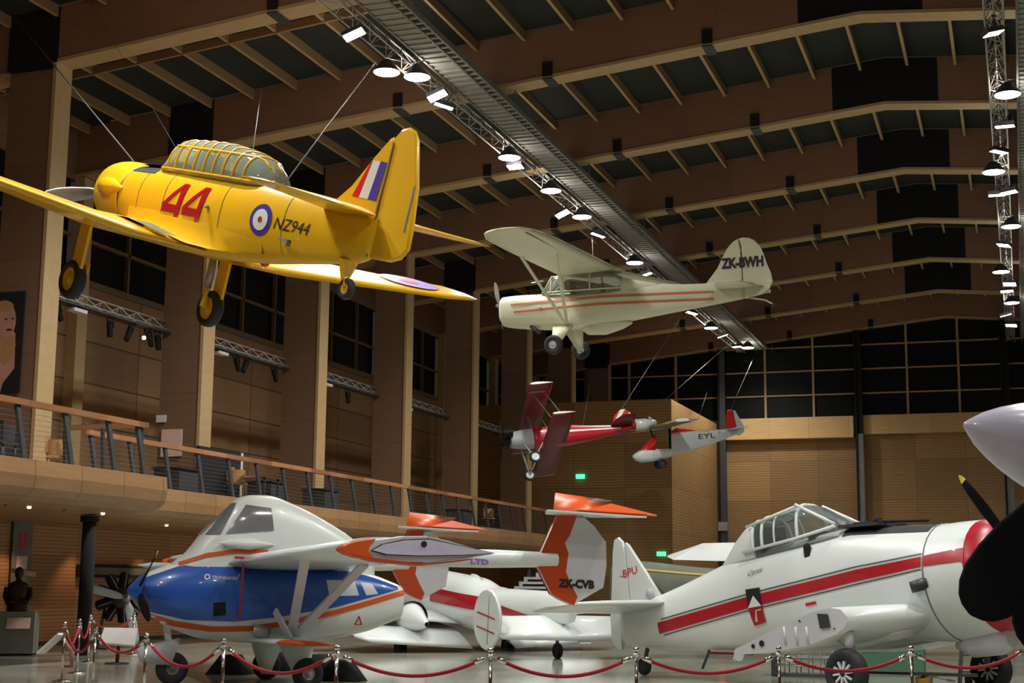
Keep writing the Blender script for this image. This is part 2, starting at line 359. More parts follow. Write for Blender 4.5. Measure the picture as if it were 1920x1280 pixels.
# roof lining and purlins, bay by bay
px = [-4.13 - 1.42 * i for i in range(1, 17)] + [-4.13 + 1.42 * i for i in range(0, 14)]
def roofbay(y0, y1, full):
    mb = MB()
    pts = [XW - 0.2, XE, XR, XRW + 0.3]
    for a, b in zip(pts, pts[1:]):
        za, zb = soff(a) + 1.52, soff(b) + 1.52
        mb.add([(a, y0, za), (b, y0, zb), (b, y1, zb), (a, y1, za), (a, y0, za + .1), (b, y0, zb + .1), (b, y1, zb + .1), (a, y1, za + .1)],
               [(0,1,2,3),(7,6,5,4),(0,4,5,1),(2,6,7,3)], 'deck')
    o = struct(mb.build('ceiling'), 'dark roof lining between two frames')
    for x in sorted(px):
        if x > 4 and not full: continue
        z = soff(x) + 1.24; p = MB(); p.box((x - 0.035, y0, z), (x + 0.035, y1, z + 0.28), 'purlin')
        p.box((x - 0.045, y0, z - 0.012), (x + 0.045, y1, z), 'pale'); p.build('purlin', o)
    ym = (y0 + y1) / 2 - 0.5
    p = MB()
    for a, b in ((XW, XE), (XE, -14.4)):
        p.bar((a, ym, soff(a) + 1.3), (b, ym, soff(b) + 1.3), 0.09, 0.22, 'purlin')
    p.build('cross_batten', o); return o
for i in range(2, len(FY) - 1): roofbay(FY[i] + 0.6, FY[i+1], False)
mb = MB()
pts = [XW - 0.2, XE, XR, XRW + 0.3]
for a, b in zip(pts, pts[1:]):
    za, zb = soff(a) + 1.52, soff(b) + 1.52
    mb.add([(a, -8, za), (b, -8, zb), (b, FY[2] + .6, zb), (a, FY[2] + .6, za)], [(0,1,2,3)], 'deck')
struct(mb.build('ceiling'), 'dark roof lining over the viewer')
# timber portal frames
T = 0.62
def frame():
    r = empty('portal_frame')
    def poly(x0, x1, z0f, z1f, n=1):
        return [(x0, z0f(x0)), (x1, z0f(x1)), (x1, z1f(x1)), (x0, z1f(x0))]
    mb = MB(); mb.prism([(-23.9, 4.06), (XE - 0.02, 4.06), (XE - 0.02, 14.5), (-23.9, 14.5)], 1, T/2, T - 0.04, 'colweb'); mb.build('column', r)
    mb = MB(); mb.box((XE - 0.1, -0.02, 4.06), (XE, T + 0.02, soff(XE)), 'pale'); mb.build('column_flange', r)
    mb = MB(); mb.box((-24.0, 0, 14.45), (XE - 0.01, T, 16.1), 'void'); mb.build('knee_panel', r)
    mb = MB()
    for a, b in ((XE, XR - 1.6), (XR + 1.6, XRW)):
        mb.prism(poly(a, b, lambda x: soff(x) + .08, lambda x: soff(x) + 1.5), 1, T/2, T - 0.04, 'web')
    mb.build('rafter', r)
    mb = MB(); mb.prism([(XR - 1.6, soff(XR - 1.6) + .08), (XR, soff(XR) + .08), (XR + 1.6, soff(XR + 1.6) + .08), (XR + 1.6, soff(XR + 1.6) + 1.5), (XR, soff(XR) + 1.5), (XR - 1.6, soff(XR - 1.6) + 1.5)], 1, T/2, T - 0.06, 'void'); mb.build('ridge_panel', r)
    mb = MB()
    for a, b in ((XE, XR), (XR, XRW)):
        mb.prism(poly(a, b, soff, lambda x: soff(x) + .09), 1, T/2, T + 0.02, 'pale')
    mb.build('rafter_flange', r)
    mb = MB(); mb.prism([(XW, 14.15), (-23.9, 14.5), (-23.9, 16.0), (XW, 15.6)], 1, T/2, T - 0.1, 'web'); mb.build('aisle_beam', r)
    mb = MB(); mb.prism([(XW, 14.05), (-23.9, 14.4), (-23.9, 14.5), (XW, 14.15)], 1, T/2, T, 'pale'); mb.box((XW, 0.05, 4.06), (XW + 0.36, T - .05, 14.05), 'pale'); mb.build('aisle_post', r)
    for x in (-16.47, -11.96, -7.45, 0.6, 5.1):
        b = MB(); z = soff(x); b.box((x - .14, -0.05, z + .06), (x + .14, 0.0, z + .46), 'void'); b.box((x - .14, -0.05, z - .04), (x + .14, T + .05, z - .005), 'anthracite'); b.build('bracket', r)
    return r
f0 = frame(); NAMES = ['behind the viewer', 'overhead', 'overhead', 'over the viewer', 'nearest, at the left edge', 'second, over the yellow trainer tail', 'third, behind the yellow trainer',
  'fourth, behind the yellow wing tip', 'fifth, above the cream aeroplane', 'sixth from the left edge', 'seventh, one before the end wall', 'last, against the end glazing']
for i, y in enumerate(FY):
    if i < 3: continue
    o = f0 if i == 3 else copy_tree(f0)
    o.location = (0, y, 0)
    if i == len(FY) - 1:
        for ch in kids(o):
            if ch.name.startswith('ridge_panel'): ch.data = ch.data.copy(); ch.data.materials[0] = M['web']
    tag(o, 'plywood roof frame, pale edge strip, ' + NAMES[i], 'roof frame', 'timber portal frames')
# side windows above the tan panels
for i in range(3, len(FY) - 1):
    y0, y1 = FY[i] + T, FY[i+1]
    mb = MB(); mb.box((XW - .2, y0, 10.85), (XW - .12, y1, 14.05), 'glassblk'); o = struct(mb.build('window_%d' % (i - 2)), 'black clerestory window')
    mb = MB(); mb.box((XW - .13, y0, 10.8), (XW + .06, y1, 11.0), 'mulld'); mb.box((XW - .13, y0, 12.2), (XW + .02, y1, 12.3), 'mulld')
    for f in (0.36, 0.72): mb.box((XW - .13, y0 + (y1-y0)*f, 10.85), (XW + .02, y0 + (y1-y0)*f + .1, 14.05), 'mulld')
    mb.build('window_frame', o)
# end wall glazing
mb = MB(); mb.box((XW, 84.5, 11.2), (XRW, 84.6, 18.2), 'glassblk'); o = struct(mb.build('window_9'), 'wide black glazing high on the end wall')
mb = MB()
for z in (12.5, 13.87, 15.24): mb.box((XW, 84.38, z - .04), (XRW, 84.5, z + .04), 'mull')
for x in (-26.5, -24.06, -21.4, -18.61, -13.43, -10.73, -5.6, -2.86, 2.3, 5.1, 10, 12.8): mb.box((x - .06, 84.36, 11.2), (x + .06, 84.5, 17.6), 'mull')
mb.build('window_frame', o)
mb = MB(); mb.box((-15.85, 83.9, 10.02), (-8.55, 84.5, 10.18), 'band'); mb.box((-15.85, 84.05, 10.18), (-8.55, 84.5, 11.22), 'band'); struct(mb.build('trim_1'), 'bright pale wood band above the slatted end wall')
mb = MB(); mb.box((-8.4, 84.2, 10.2), (XRW, 84.5, 11.25), 'band'); struct(mb.build('trim_2'), 'pale wood band on the right of the end wall')
for x0, x1, lab, m, z1 in ((-16.07, -15.65, 'dark steel post on the end wall beside the wooden box room', 'anthracite', 15.2), (-8.42, -8.02, 'grey steel post on the end wall behind the white agricultural plane', 'dgrey', 15.98), (-0.7, -0.25, 'grey steel post on the end wall near the big spinner', 'dgrey', 16.2)):
    r = empty('steel_post', ((x0 + x1)/2, 83.8, 0)); tag(r, lab, 'post', 'steel posts on the end wall'); h = (x1 - x0)/2
    b = MB(); b.box((-h, 0, 0), (-h + .1, .38, z1), 'void'); b.box((-h + .1, .06, 0), (h, .3, z1 if x0 < -12 else 10.2), m); b.box((-h, .1, 10.2), (h, .36, z1), 'void'); b.build('shaft', r)
    b = MB(); b.box((-h - .05, -.04, 4.9), (h + .05, .1, 5.4), 'steel'); b.build('clamp', r)
# wooden box room in the far corner
mb = MB(); mb.box((XW, 72.2, 0), (-16.17, 84.5, 10.95), 'wback'); mb.add([(-16.16, 72.2, 0), (-16.16, 84.5, 0), (-16.16, 84.5, 10.95), (-16.16, 72.2, 10.95)], [(0,1,2,3)], 'wboxx')
struct(mb.build('wall_corner'), 'tall slatted wooden box room in the far corner')
# ------------------------------------------------------------------ balcony
def slab(x1, y0, y1, name, lab):
    pr = [(XW, 4.05), (x1, 4.05), (x1 + .03, 3.75), (x1 + .0, 3.5), (x1 - .12, 3.36), (x1 - .4, 3.27), (x1 - 1.2, 3.24), (XW, 3.24)]
    mb = MB(); mb.prism(pr, 1, (y0 + y1)/2, y1 - y0, 'fascia'); o = mb.build(name); return struct(o, lab)
slab(-18.3, -8, 29.62, 'floor', 'projecting front part of the plywood-faced balcony')
slab(-20.5, 29.62, 72.2, 'floor', 'long plywood-faced balcony along the side wall')
def railing(x, y0, y1, ys, lab, endpost=False):
    r = empty('balcony_railing', (x, y0, 4.05)); tag(r, lab, 'railing', 'balcony railings'); L = y1 - y0
    b = MB(); b.box((-.26, 0, 1.05), (-.12, L, 1.17), 'rail'); b.build('handrail', r)
    for y in ys:
        b = MB(); b.bar((-.19, y - y0 - .12, 1.05), (-.03, y - y0, -.12), .12, .07, 'anthracite'); b.build('post', r)
    b = MB()
    for k in range(9):
        t = k / 9; b.tube([(-.04 - .15*t, 0, .06 + .96*t), (-.04 - .15*t, L, .06 + .96*t)], .004, 'cable', 4)
    b.build('wires', r); return r
railing(-18.3, 14, 28.9, [15.2 + 1.55*i for i in range(9)] + [28.75], 'timber topped wire railing on the projecting balcony at the left edge')
ry = [30.2]
while ry[-1] < 71: ry.append(ry[-1] + 1.62)
railing(-20.5, 29.8, 72, ry, 'long timber topped wire railing of the balcony, running towards the far wall')
r = empty('balcony_end_railing', (-20.6, 28.9, 4.05)); tag(r, 'dark end screen closing the projecting balcony', 'railing')
b = MB(); b.box((0, -.03, 1.05), (2.2, .03, 1.17), 'rail'); b.build('handrail', r)
for k in range(3): b = MB(); b.bar((k*1.0 + .1, 0, -.02), (k*1.0 + .1, -.12, 1.05), .07, .07, 'anthracite'); b.build('post', r)
# round steel column under the balcony
mb = MB(); mb.lathe([(0, .17), (3.12, .16)], (-20.95, 30.6, 0), (0, 0, 1), 'void', 20, True); mb.lathe([(3.1, .22), (3.24, .22)], (-20.95, 30.6, 0), (0, 0, 1), 'void', 20, True)
tag(mb.build('steel_column'), 'round black steel column holding up the balcony', 'column')
for i, (x, y) in enumerate([(12, 930), (55, 946), (122, 952), (193, 958), (313, 970), (500, 980)]):
    p = at(x, y, 2, 3.22); lim = -19.7 if i < 5 and p.y < 29 else -21.8; p = at(x, y, 0, lim) if p.x > lim else p
    b = MB(); b.lathe([(0, .035), (.05, .05)], (p.x, p.y, 3.195), (0, 0, 1), 'lensd' if i in (1, 3, 4) else 'dgrey', 12, True)
    tag(b.build('downlight'), 'small round downlight in the underside of the balcony', 'downlight', 'downlights under the balcony')
for x in (5, 135, 262, 420): spot((-24.35, at(x, 1040, 0, -25).y, 3.15), 75, 1.5, .6, .06, (1, .60, .30))
# ------------------------------------------------------------------ catwalks, trusses, lamps
def lattice(mb, x, z, y0, y1, s=0.4, m='alu', step=0.45, r=.025):
    cs = [(x - s/2, z), (x + s/2, z), (x, z + s*.9)]
    for cx, cz in cs: mb.tube([(cx, y0, cz), (cx, y1, cz)], r, m, 5)
    n = int((y1 - y0) / step)
    for i in range(n):
        a, b_ = y0 + i*step, y0 + (i+1)*step
        for (p, q) in ((cs[0], cs[2]), (cs[1], cs[2]), (cs[0], cs[1])):
            if i % 2: p, q = q, p
            mb.bar((p[0], a, p[1]), (q[0], b_, q[1]), .022, .022, m)
    return mb
def catwalk(x0, x1, z, lab, ladder=True):
    r = empty('catwalk', (x0, 0, z)); tag(r, lab, 'catwalk', 'grey catwalks under the roof'); wd = x1 - x0; y0, y1 = -6, 82.6
    lw = wd * .27 if ladder else 0
    b = MB(); b.box((0, y0, .06), (wd - lw, y1, .09), 'cat'); b.build('walkway_plate', r)
    b = MB()
    for xx in (0, wd - lw, wd): b.box((xx - .025, y0, 0), (xx + .025, y1, .16), 'dgrey')
    b.build('edge_channel', r)
    b = MB(); y = y0
    while y < y1: b.box((0, y, .02), (wd, y + .09, .06), 'cat'); y += .34
    b.build('rungs', r)
    for fy in FY:
        b = MB(); zz = soff(x0 + .5) - z
        for xx in (0.05, wd - .05): b.tube([(xx, fy + .3, .1), (xx, fy + .3, zz)], .02, 'dgrey', 5)
        b.build('hanger', r)
    return r
catwalk(-13.95, -12.96, 14.9, 'long grey catwalk under the left roof slope')
catwalk(0.43, 1.5, 14.9, 'second grey catwalk, at the right edge of the photo')
for x, z, lab in ((-14.42, 14.78, 'aluminium lighting truss beside the left catwalk'), (-0.08, 14.78, 'aluminium lighting truss beside the right catwalk')):
    b = MB(); lattice(b, x, z, -6, 82.6, .42, 'alu', .5, .028); o = b.build('lighting_truss'); tag(o, lab, 'truss', 'lighting trusses')
def bigl():
    r = empty('high_bay_lamp'); b = MB(); b.lathe([(.34, .09), (.3, .14), (.05, .33), (0, .34)], (0, 0, 0), (0, 0, 1), 'anthracite', 20); b.tube([(0, 0, .3), (0, 0, .42)], .02, 'anthracite', 6); b.build('housing', r)
    b = MB(); b.lathe([(0, .001), (0, .31), (.02, .33)], (0, 0, -.01), (0, 0, 1), 'lens', 20, True); b.build('lens', r); return r
def smalll():
    r = empty('floodlight'); b = MB(); b.box((-.27, -.13, 0), (.27, .13, .12), 'anthracite'); b.tube([(-.2, 0, .1), (-.2, 0, .3)], .015, 'anthracite', 5); b.tube([(.2, 0, .1), (.2, 0, .3)], .015, 'anthracite', 5); b.build('housing', r)
    b = MB(); b.box((-.25, -.11, -.012), (.25, .11, 0.0), 'lens'); b.build('lens', r); return r
A, B_ = bigl(), smalll(); first = {'A': True, 'B': True}
for row, big, nm in ((ROW_L, BIG_L, 'left'), (ROW_R, BIG_R, 'right')):
    for i, (x, y) in enumerate(row):
        k = 'A' if i in big else 'B'; src = A if k == 'A' else B_
        o = src if first[k] else copy_tree(src); first[k] = False
        p = at(x, y, 2, 14.42); o.location = (p.x, p.y, 14.42)
        if k == 'B': o.rotation_euler = (random.uniform(-.5, .1), random.uniform(-.4, .4), random.uniform(-.6, .9))
        Mi = (Matrix.Translation(o.location) @ o.rotation_euler.to_matrix().to_4x4()).inverted(); xt = (-14.42 if nm == 'left' else -0.08)
        arm = MB(lambda q, Mi=Mi: Mi @ Vector(q)); arm.tube([(p.x, p.y, 14.42 + .1), (p.x, p.y, 14.84), (xt, p.y, 14.84)], .018, 'anthracite', 5); arm.build('bracket', o)
        tag(o, ('round glowing high bay lamp hanging from the %s lighting truss' if k == 'A' else 'small rectangular floodlight on the %s lighting truss') % nm, 'lamp', ('high bay lamps on the %s truss' if k == 'A' else 'floodlights on the %s truss') % nm)
# short trusses between the columns with theatre spotlights
def spotcan():
    r = empty('theatre_spotlight'); b = MB(); b.lathe([(0, .07), (.06, .09), (.4, .08), (.46, .05)], (0, 0, -.55), (0, 0, 1), 'void', 12, True); b.build('can', r)
    b = MB(); b.tube([(.1, 0, 0), (.1, 0, -.3)], .015, 'void', 5); b.tube([(-.1, 0, 0), (-.1, 0, -.3)], .015, 'void', 5); b.tube([(-.1, 0, 0), (.1, 0, 0)], .015, 'void', 5); b.build('yoke', r); return r
sc0 = spotcan(); used = False; BN = ['first', 'second', 'third', 'fourth', 'fifth']
for i in range(5):
    y0 = P0 + PITCH*i + T; y1 = P0 + PITCH*(i+1)
    b = MB(); lattice(b, -23.8, 9.08, y0, y1, .3, 'alu', .42, .025); b.box((-24.0, y0, 8.98), (-23.6, y1, 9.03), 'anthracite')
    tag(b.build('lighting_truss'), 'short truss between two balcony columns, %s from the left' % BN[i], 'truss', 'short balcony trusses')
    for dy, rx, ry_ in [((1.7, .5, 0), (4.2, 0.05, 0), (5.3, -.35, .1), (6.1, .5, 0), (6.6, .25, 0)), ((1.0, -.4, 0), (1.8, .1, 0), (3.6, .5, 0), (4.4, -.5, 0), (6.2, .5, 0)), ((4.5, .2, 0),), (), ()][i]:
        o = sc0 if not used else copy_tree(sc0); used = True
        o.location = (-23.8, y0 + dy, 8.98); o.rotation_euler = (rx, ry_, 0)
        tag(o, 'black theatre spotlight under the %s short truss' % BN[i], 'spotlight', 'spotlights on the %s short truss' % BN[i])
    if i < 4:
        b = MB(); b.box((-23.9, y0 + 2.3, 8.84), (-23.65, y0 + 2.9, 8.93), 'paper'); tag(b.build('batten_light'), 'small white batten light under the %s short truss' % BN[i], 'lamp', 'batten lights')
for (x, y) in ((270, 633), (602, 721)):
    p = at(x, y, 0, -23.8); b = MB(); b.sphere((p.x, p.y, p.z), .06, 'lensd', 10); b.tube([(p.x, p.y, p.z), (p.x, p.y, 9.0)], .02, 'void', 5); tag(b.build('glowing_bulb'), 'tiny glowing bulb below a short truss, %s' % ('near the yellow wheels' if x < 400 else 'beside the third column'), 'lamp')
# ------------------------------------------------------------------ things on the balcony
def plate(name, lab, cat, x0, y0, x1, y1, X, m, t=.05, group=None):
    """flat board standing in the plane x=X"""
    p = at(x0, y0, 0, X); q = at(x1, y1, 0, X); b = MB(); b.box((X - t, p.y, q.z), (X, q.y, p.z), m); o = b.build(name); tag(o, lab, cat, group); return o
def plateY(name, lab, cat, x0, y0, x1, y1, Y, m, t=.05):
    p = at(x0, y0, 1, Y); q = at(x1, y1, 1, Y); b = MB(); b.box((p.x, Y, q.z), (q.x, Y + t, p.z), m); o = b.build(name); tag(o, lab, cat); return o
plateY('wall_notice', 'pinkish white notice board on the second column by the balcony', 'notice', 303, 805, 339, 855, FY[5] - .06, 'pink')
plateY('wall_notice', 'small white notice above the pinkish board on the second column', 'notice', 293, 778, 310, 791, FY[5] - .06, 'paper')
r = empty('portrait_poster', at(17, 640, 1, FY[4] - .1)); o_ = r.location.copy(); tag(r, 'tall poster of a smiling person in a pale top on the nearest column', 'poster')
def pl(x, y, d=0): p = at(x, y, 1, FY[4] - .1 - d) - o_; return (p.x, p.y, p.z)
b = MB(); q0, q1 = pl(-60, 552), pl(34, 735); b.box((q0[0], 0, q1[2]), (q1[0], .06, q0[2]), 'void'); b.build('board', r)
def blob(cx, cy, rx, ry, d, m, name, n=20, par=r):
    b = MB(); b.add([pl(cx + rx*math.cos(2*math.pi*k/n), cy + ry*math.sin(2*math.pi*k/n), d) for k in range(n)], [tuple(range(n))], m); return b.build(name, par)
def shape(pts, d, m, name, par=r):
    b = MB(); b.add([pl(x, y, d) for x, y in pts], [tuple(range(len(pts)))], m); return b.build(name, par)
shape([(-40, 735), (-40, 640), (-8, 612), (12, 605), (29, 625), (27, 690), (5, 718), (0, 735)], .004, 'skin', 'printed_top')
blob(12, 598, 18, 34, .006, 'skin', 'printed_face'); blob(9, 574, 17, 11, .007, 'tan', 'printed_hair')
blob(11, 598, 3, 2, .008, 'camob', 'printed_eye'); blob(24, 597, 3, 2, .008, 'camob', 'printed_eye'); blob(17, 618, 6, 2.2, .008, 'maroon', 'printed_mouth')
shape([(-2, 668), (5, 640), (22, 628), (30, 645), (20, 672), (6, 684)], .009, 'tan', 'printed_hand')
r = empty('display_screen', at(412, 880, 0, -21.6)); o_ = r.location.copy(); tag(r, 'black display screen with a pale right edge on the balcony', 'display screen')
p = at(374, 835, 0, -21.6); q = at(449, 925, 0, -21.6)
b = MB(); b.box((-.1, p.y - o_.y, 4.06 - o_.z), (0, q.y - o_.y, p.z - o_.z), 'void'); b.build('panel', r)
b = MB(); b.box((-.12, q.y - o_.y, 4.06 - o_.z), (.02, q.y - o_.y + .1, p.z - o_.z), 'paper'); b.build('edge_strip', r)
def table(loc, lab, w=1.2, d=.8):
    r = empty('cafe_table', loc); tag(r, lab, 'table', 'tables on the balcony')
    b = MB(); b.box((-w/2, -d/2, .72), (w/2, d/2, .76), 'rail'); b.build('tabletop', r)
    for sx in (-1, 1):
        for sy in (-1, 1): b = MB(); b.box((sx*(w/2-.08)-.03, sy*(d/2-.08)-.03, 0), (sx*(w/2-.08)+.03, sy*(d/2-.08)+.03, .72), 'anthracite'); b.build('leg', r)
    return r
def chair(loc, rz, lab, m='tan'):
    r = empty('cafe_chair', loc); r.rotation_euler = (0, 0, rz); tag(r, lab, 'chair', 'chairs on the balcony')
    b = MB(); b.box((-.22, -.22, .43), (.22, .22, .48), m); b.build('seat', r)
    b = MB(); b.rings([[(-.24*math.cos(t*.5), .2 + .06*math.cos(t) + dd, z) for t in [math.pi*k/6 for k in range(7)] for dd in (0,)] for z in (.55, .95)], m, False, True, False)
    b.lathe([(.5, .22), (.85, .24)], (0, 0, 0), (0, 0, 1), m, 16); b.build('backrest', r)
    for sx in (-1, 1):
        for sy in (-1, 1): b = MB(); b.tube([(sx*.18, sy*.18, 0), (sx*.18, sy*.18, .43)], .018, 'anthracite', 6); b.build('leg', r)
    return r
table((-21.6, 39.6, 4.06), 'orange-brown table on the balcony beside a tan chair', 1.5, 1.0)
chair((-21.3, 38.2, 4.06), 1.0, 'tan tub chair at the orange-brown balcony table')
chair((-21.0, 29.2, 4.06), 2.2, 'tan tub chair just behind the corner of the projecting balcony')
chair((-21.2, 59.5, 4.06), 2.2, 'tan tub chair far along the balcony')
r = empty('tub_armchair', (-20.4, 23.6, 4.06)); r.rotation_euler = (0, 0, .6); tag(r, 'brown tub armchair behind the railing at the left edge', 'armchair')
b = MB(); b.lathe([(.1, .5), (.8, .55), (.86, .52), (.86, .42), (.4, .4)], (0, 0, 0), (0, 0, 1), 'tan', 24); b.build('shell', r)
b = MB(); b.lathe([(.0, .45), (.42, .42), (.45, .38)], (0, 0, 0), (0, 0, 1), 'anthracite', 24, True); b.build('seat', r)
table((-21.2, 25.6, 4.06), 'dark long table on the projecting balcony', 1.0, 3.0)
for k in range(4):
    o = chair((-20.1 if k % 2 else -22.2, 24.9 + .55*(k//2)*2.2, 4.06), k, 'dark chair at the long table on the projecting balcony', 'anthracite')
    tag(o, ['dark chair at the near wall end of the long balcony table', 'dark chair at the near railing end of the long balcony table', 'dark chair at the far wall end of the long balcony table', 'dark chair at the far railing end of the long balcony table'][k], 'chair')
b = MB(); b.box((-22.4, 26.4, 4.06), (-21.4, 28.4, 5.15), 'void'); tag(b.build('dark_cabinet'), 'low black cabinet near the projecting balcony corner', 'cabinet')
for k, (xx, yy) in enumerate(((500, 940), (600, 955), (330, 905), (860, 955))):
    p = at(xx, yy, 0, -21.9); b = MB(); b.box((-22.3, p.y - .5, 4.06), (-21.5, p.y + .5, 4.75), 'anthracite'); b.box((-22.35, p.y - .55, 4.75), (-21.45, p.y + .55, 4.8), 'void')
    tag(b.build('display_plinth'), ['low dark plinth right of the black balcony screen', 'low dark plinth by the third column', 'low dark plinth under the pinkish notice', 'low dark plinth far along the balcony'][k], 'plinth')
# ------------------------------------------------------------------ under the balcony
r = empty('display_window', at(225, 1072, 0, -24.9)); o_ = r.location.copy(); tag(r, 'long narrow lit display window in the wall behind the radial engine', 'display window')
p = at(148, 1058, 0, -24.9); q = at(300, 1084, 0, -24.9)
b = MB(); b.box((-.1, p.y - o_.y, q.z - o_.z), (.03, q.y - o_.y, p.z - o_.z), 'void'); b.build('frame', r)
b = MB(); b.box((.03, p.y - o_.y + .12, q.z - o_.z + .08), (.035, q.y - o_.y - .3, p.z - o_.z - .06), 'camo'); b.build('glass', r)
r = empty('info_banner', at(41, 1050, 0, -24.9)); o_ = r.location.copy(); tag(r, 'tall narrow grey banner with a red emblem on the wall under the balcony', 'banner')
p = at(28, 962, 0, -24.9); q = at(52, 1160, 0, -24.9); b = MB(); b.box((-.03, p.y - o_.y, q.z - o_.z), (0, q.y - o_.y, p.z - o_.z), 'dgrey'); b.build('board', r)
b = MB(); cx, cz = (p.y + q.y)/2 - o_.y, at(41, 1012, 0, -24.9).z - o_.z
put_text(b, 'U', 'bred', lambda u, v: (.012, cx - .15 + .30*u, cz - .2 + .4*v), .06); b.build('red_emblem', r)
b = MB(); b.box((.002, cx - .22, cz - .75), (.01, cx + .22, cz - .42), 'pink'); b.build('text_block', r)
# sculpture on a plinth, information panel
bp = at(38, 1215, 2, 0.0); bp = Vector((bp.x, bp.y, 0)); bx = -22.3; bp = at(38, 1205, 0, bx)
by = at(34, 1165, 0, bx).y
r = empty('plinth', (bx, by, 0)); r.rotation_euler = (0, 0, .5); r.scale = (.85, .85, 1); tag(r, 'grey box plinth carrying the dark bronze figure', 'plinth')
b = MB(); b.box((-.5, -.5, .05), (.5, .5, 1.0), 'mgrey'); b.box((-.46, -.46, 0), (.46, .46, .05), 'void'); b.build('body', r)
b = MB(); b.bar((0.1, -.56, .86), (.1, -.72, .62), .62, .02, 'pink'); b.build('caption_board', r)
r = empty('bronze_bust', (bx - .05, by, 1.0)); r.rotation_euler = (0, 0, .6); tag(r, 'dark bronze half-length figure of a person standing on the grey plinth', 'sculpture'); r.scale = (.74, .74, .76)
BS = Body([(0, .30, .22, -.22, 2.4), (.25, .30, .22, -.2, 2.4), (.5, .31, .2, -.18, 2.4), (.72, .33, .18, -.17, 2.3), (.86, .26, .15, -.14, 2.2), (.93, .1, .09, -.08, 2), (1.0, .085, .1, -.07, 2), (1.06, .12, .15, -.1, 2), (1.17, .135, .17, -.11, 2), (1.28, .12, .14, -.11, 2), (1.35, .05, .06, -.05, 2)])
b = MB(lambda p: Vector((p[1], p[2], p[0]))); BS.mesh(b, 'bronze', 40); b.build('figure', r)
b = MB(); b.tube([(-.34, 0, .72), (-.38, -.06, .45), (-.3, -.22, .25), (-.08, -.28, .3)], [.09, .08, .065, .05], 'bronze', 10); b.tube([(.34, 0, .72), (.38, -.06, .45), (.3, -.22, .28), (.08, -.28, .36)], [.09, .08, .065, .05], 'bronze', 10); b.build('arms', r)
b = MB(); b.bar((-.3, .3, 1.25), (.5, .3, 1.12), .05, .14, 'pink'); tag(b.build('small_shelf_sign'), None, None)
o = bpy.data.objects['small_shelf_sign']; o.parent = r
r = empty('information_lectern', at(106, 1192, 1, 26)); r.location.z = 0; px_, py_ = r.location.x, 26
tag(r, 'tilted white information panel on a bent leather-brown stand at the rope corner', 'information panel')
a_, b2 = at(76, 1224, 1, 26), at(116, 1188, 1, 26)
b = MB(); b.bar((a_.x - px_, 0, a_.z), (b2.x - px_, 0, b2.z), .24, .05, 'paper', up=(.6, 0, .8)); b.build('panel', r)
b = MB(); c0 = at(112, 1196, 1, 26); b.tube([(c0.x - px_, .1, c0.z), (c0.x - px_ + .22, .1, c0.z - .25), (c0.x - px_ + .25, .1, c0.z - .55), (c0.x - px_ + .05, .1, .0)], .04, 'card', 8); b.build('stand', r)
# radial engine with propeller on display
ep = at(213, 1120, 0, -22.2); r = empty('radial_engine', at(227, 1120, 0, -22.2)); ep = r.location.copy(); tag(r, 'black radial aircraft engine with a grey propeller, on display behind the ropes', 'engine')
import_rot = math.radians(-38); r.scale = (.82, .82, .82); r.rotation_euler = (0, 0, import_rot)
b = MB(); b.lathe([(-.5, .2), (-.45, .36), (-.1, .38), (.05, .32), (.25, .22), (.45, .12), (.55, .07)], (0, 0, 0), (1, 0, 0), 'anthracite', 24, True); b.build('crankcase', r)
for k in range(9):
    t = 2*math.pi*k/9; d = Vector((0, math.cos(t), math.sin(t))); b = MB(); b.lathe([(.33, .13)] + [(.36 + .035*j, (.17 if j % 2 else .14)) for j in range(12)] + [(.8, .1)], (-.1, 0, 0), d, 'void', 14, True)
    b.tube([(.12, d.y*.3, d.z*.3), (.06, d.y*.8, d.z*.8)], .018, 'steel', 6); b.build('cylinder', r)
for k in range(3):
    t = 2*math.pi*k/3 + 2.9; d = Vector((0, math.cos(t), math.sin(t))); e = Vector((0, -d.z, d.y)); rg = []
    for u, cw, th in ((.1, .06, .05), (.35, .12, .03), (.9, .14, .02), (1.35, .1, .012), (1.5, .03, .006)):
        c = Vector((.5, 0, 0)) + d*u; rg.append([c + e*(cw*math.cos(q)) + Vector((1, 0, 0))*(th*math.sin(q) + cw*.5*math.cos(q)*(1-u/2)) for q in [2*math.pi*j/10 for j in range(10)]])
    b = MB(); b.rings(rg, 'lgrey'); b.build('propeller_blade', r)
b = MB(); b.lathe([(.42, .14), (.6, .12), (.72, .02)], (0, 0, 0), (1, 0, 0), 'steel', 16, True); b.build('propeller_hub', r)
b = MB(); h = ep.z/.82
for sy in (-1, 1): b.bar((-.35, sy*.35, -.1), (-.35, sy*.6, -h), .07, .07, 'anthracite'); b.bar((-.45, sy*.6, -h + .03), (.7, sy*.6, -h + .03), .07, .06, 'anthracite')
b.bar((-.4, -.6, -h + .5), (-.4, .6, -h + .5), .06, .06, 'anthracite'); b.build('stand', r)
ip = at(222, 1190, 1, 27.5); r = empty('information_lectern', (ip.x, 27.5, 0)); tag(r, 'white angled information panel in front of the radial engine', 'information panel')
b = MB(); b.add([(-.42, -.05, ip.z - .16), (.42, -.05, ip.z - .2), (.28, .25, ip.z + .14), (-.52, .25, ip.z + .14), (-.42, -.02, ip.z - .2), (.42, -.02, ip.z - .24), (.28, .28, ip.z + .1), (-.52, .28, ip.z + .1)], [(0,1,2,3),(7,6,5,4),(0,4,5,1),(1,5,6,2),(2,6,7,3),(3,7,4,0)], 'paper'); b.build('panel', r)
b = MB(); b.tube([(-.1, .15, 0), (-.05, .12, ip.z - .05)], .04, 'anthracite', 8); b.lathe([(0, .25), (.03, .25)], (-.1, .15, 0), (0, 0, 1), 'anthracite', 20, True); b.build('stand', r)
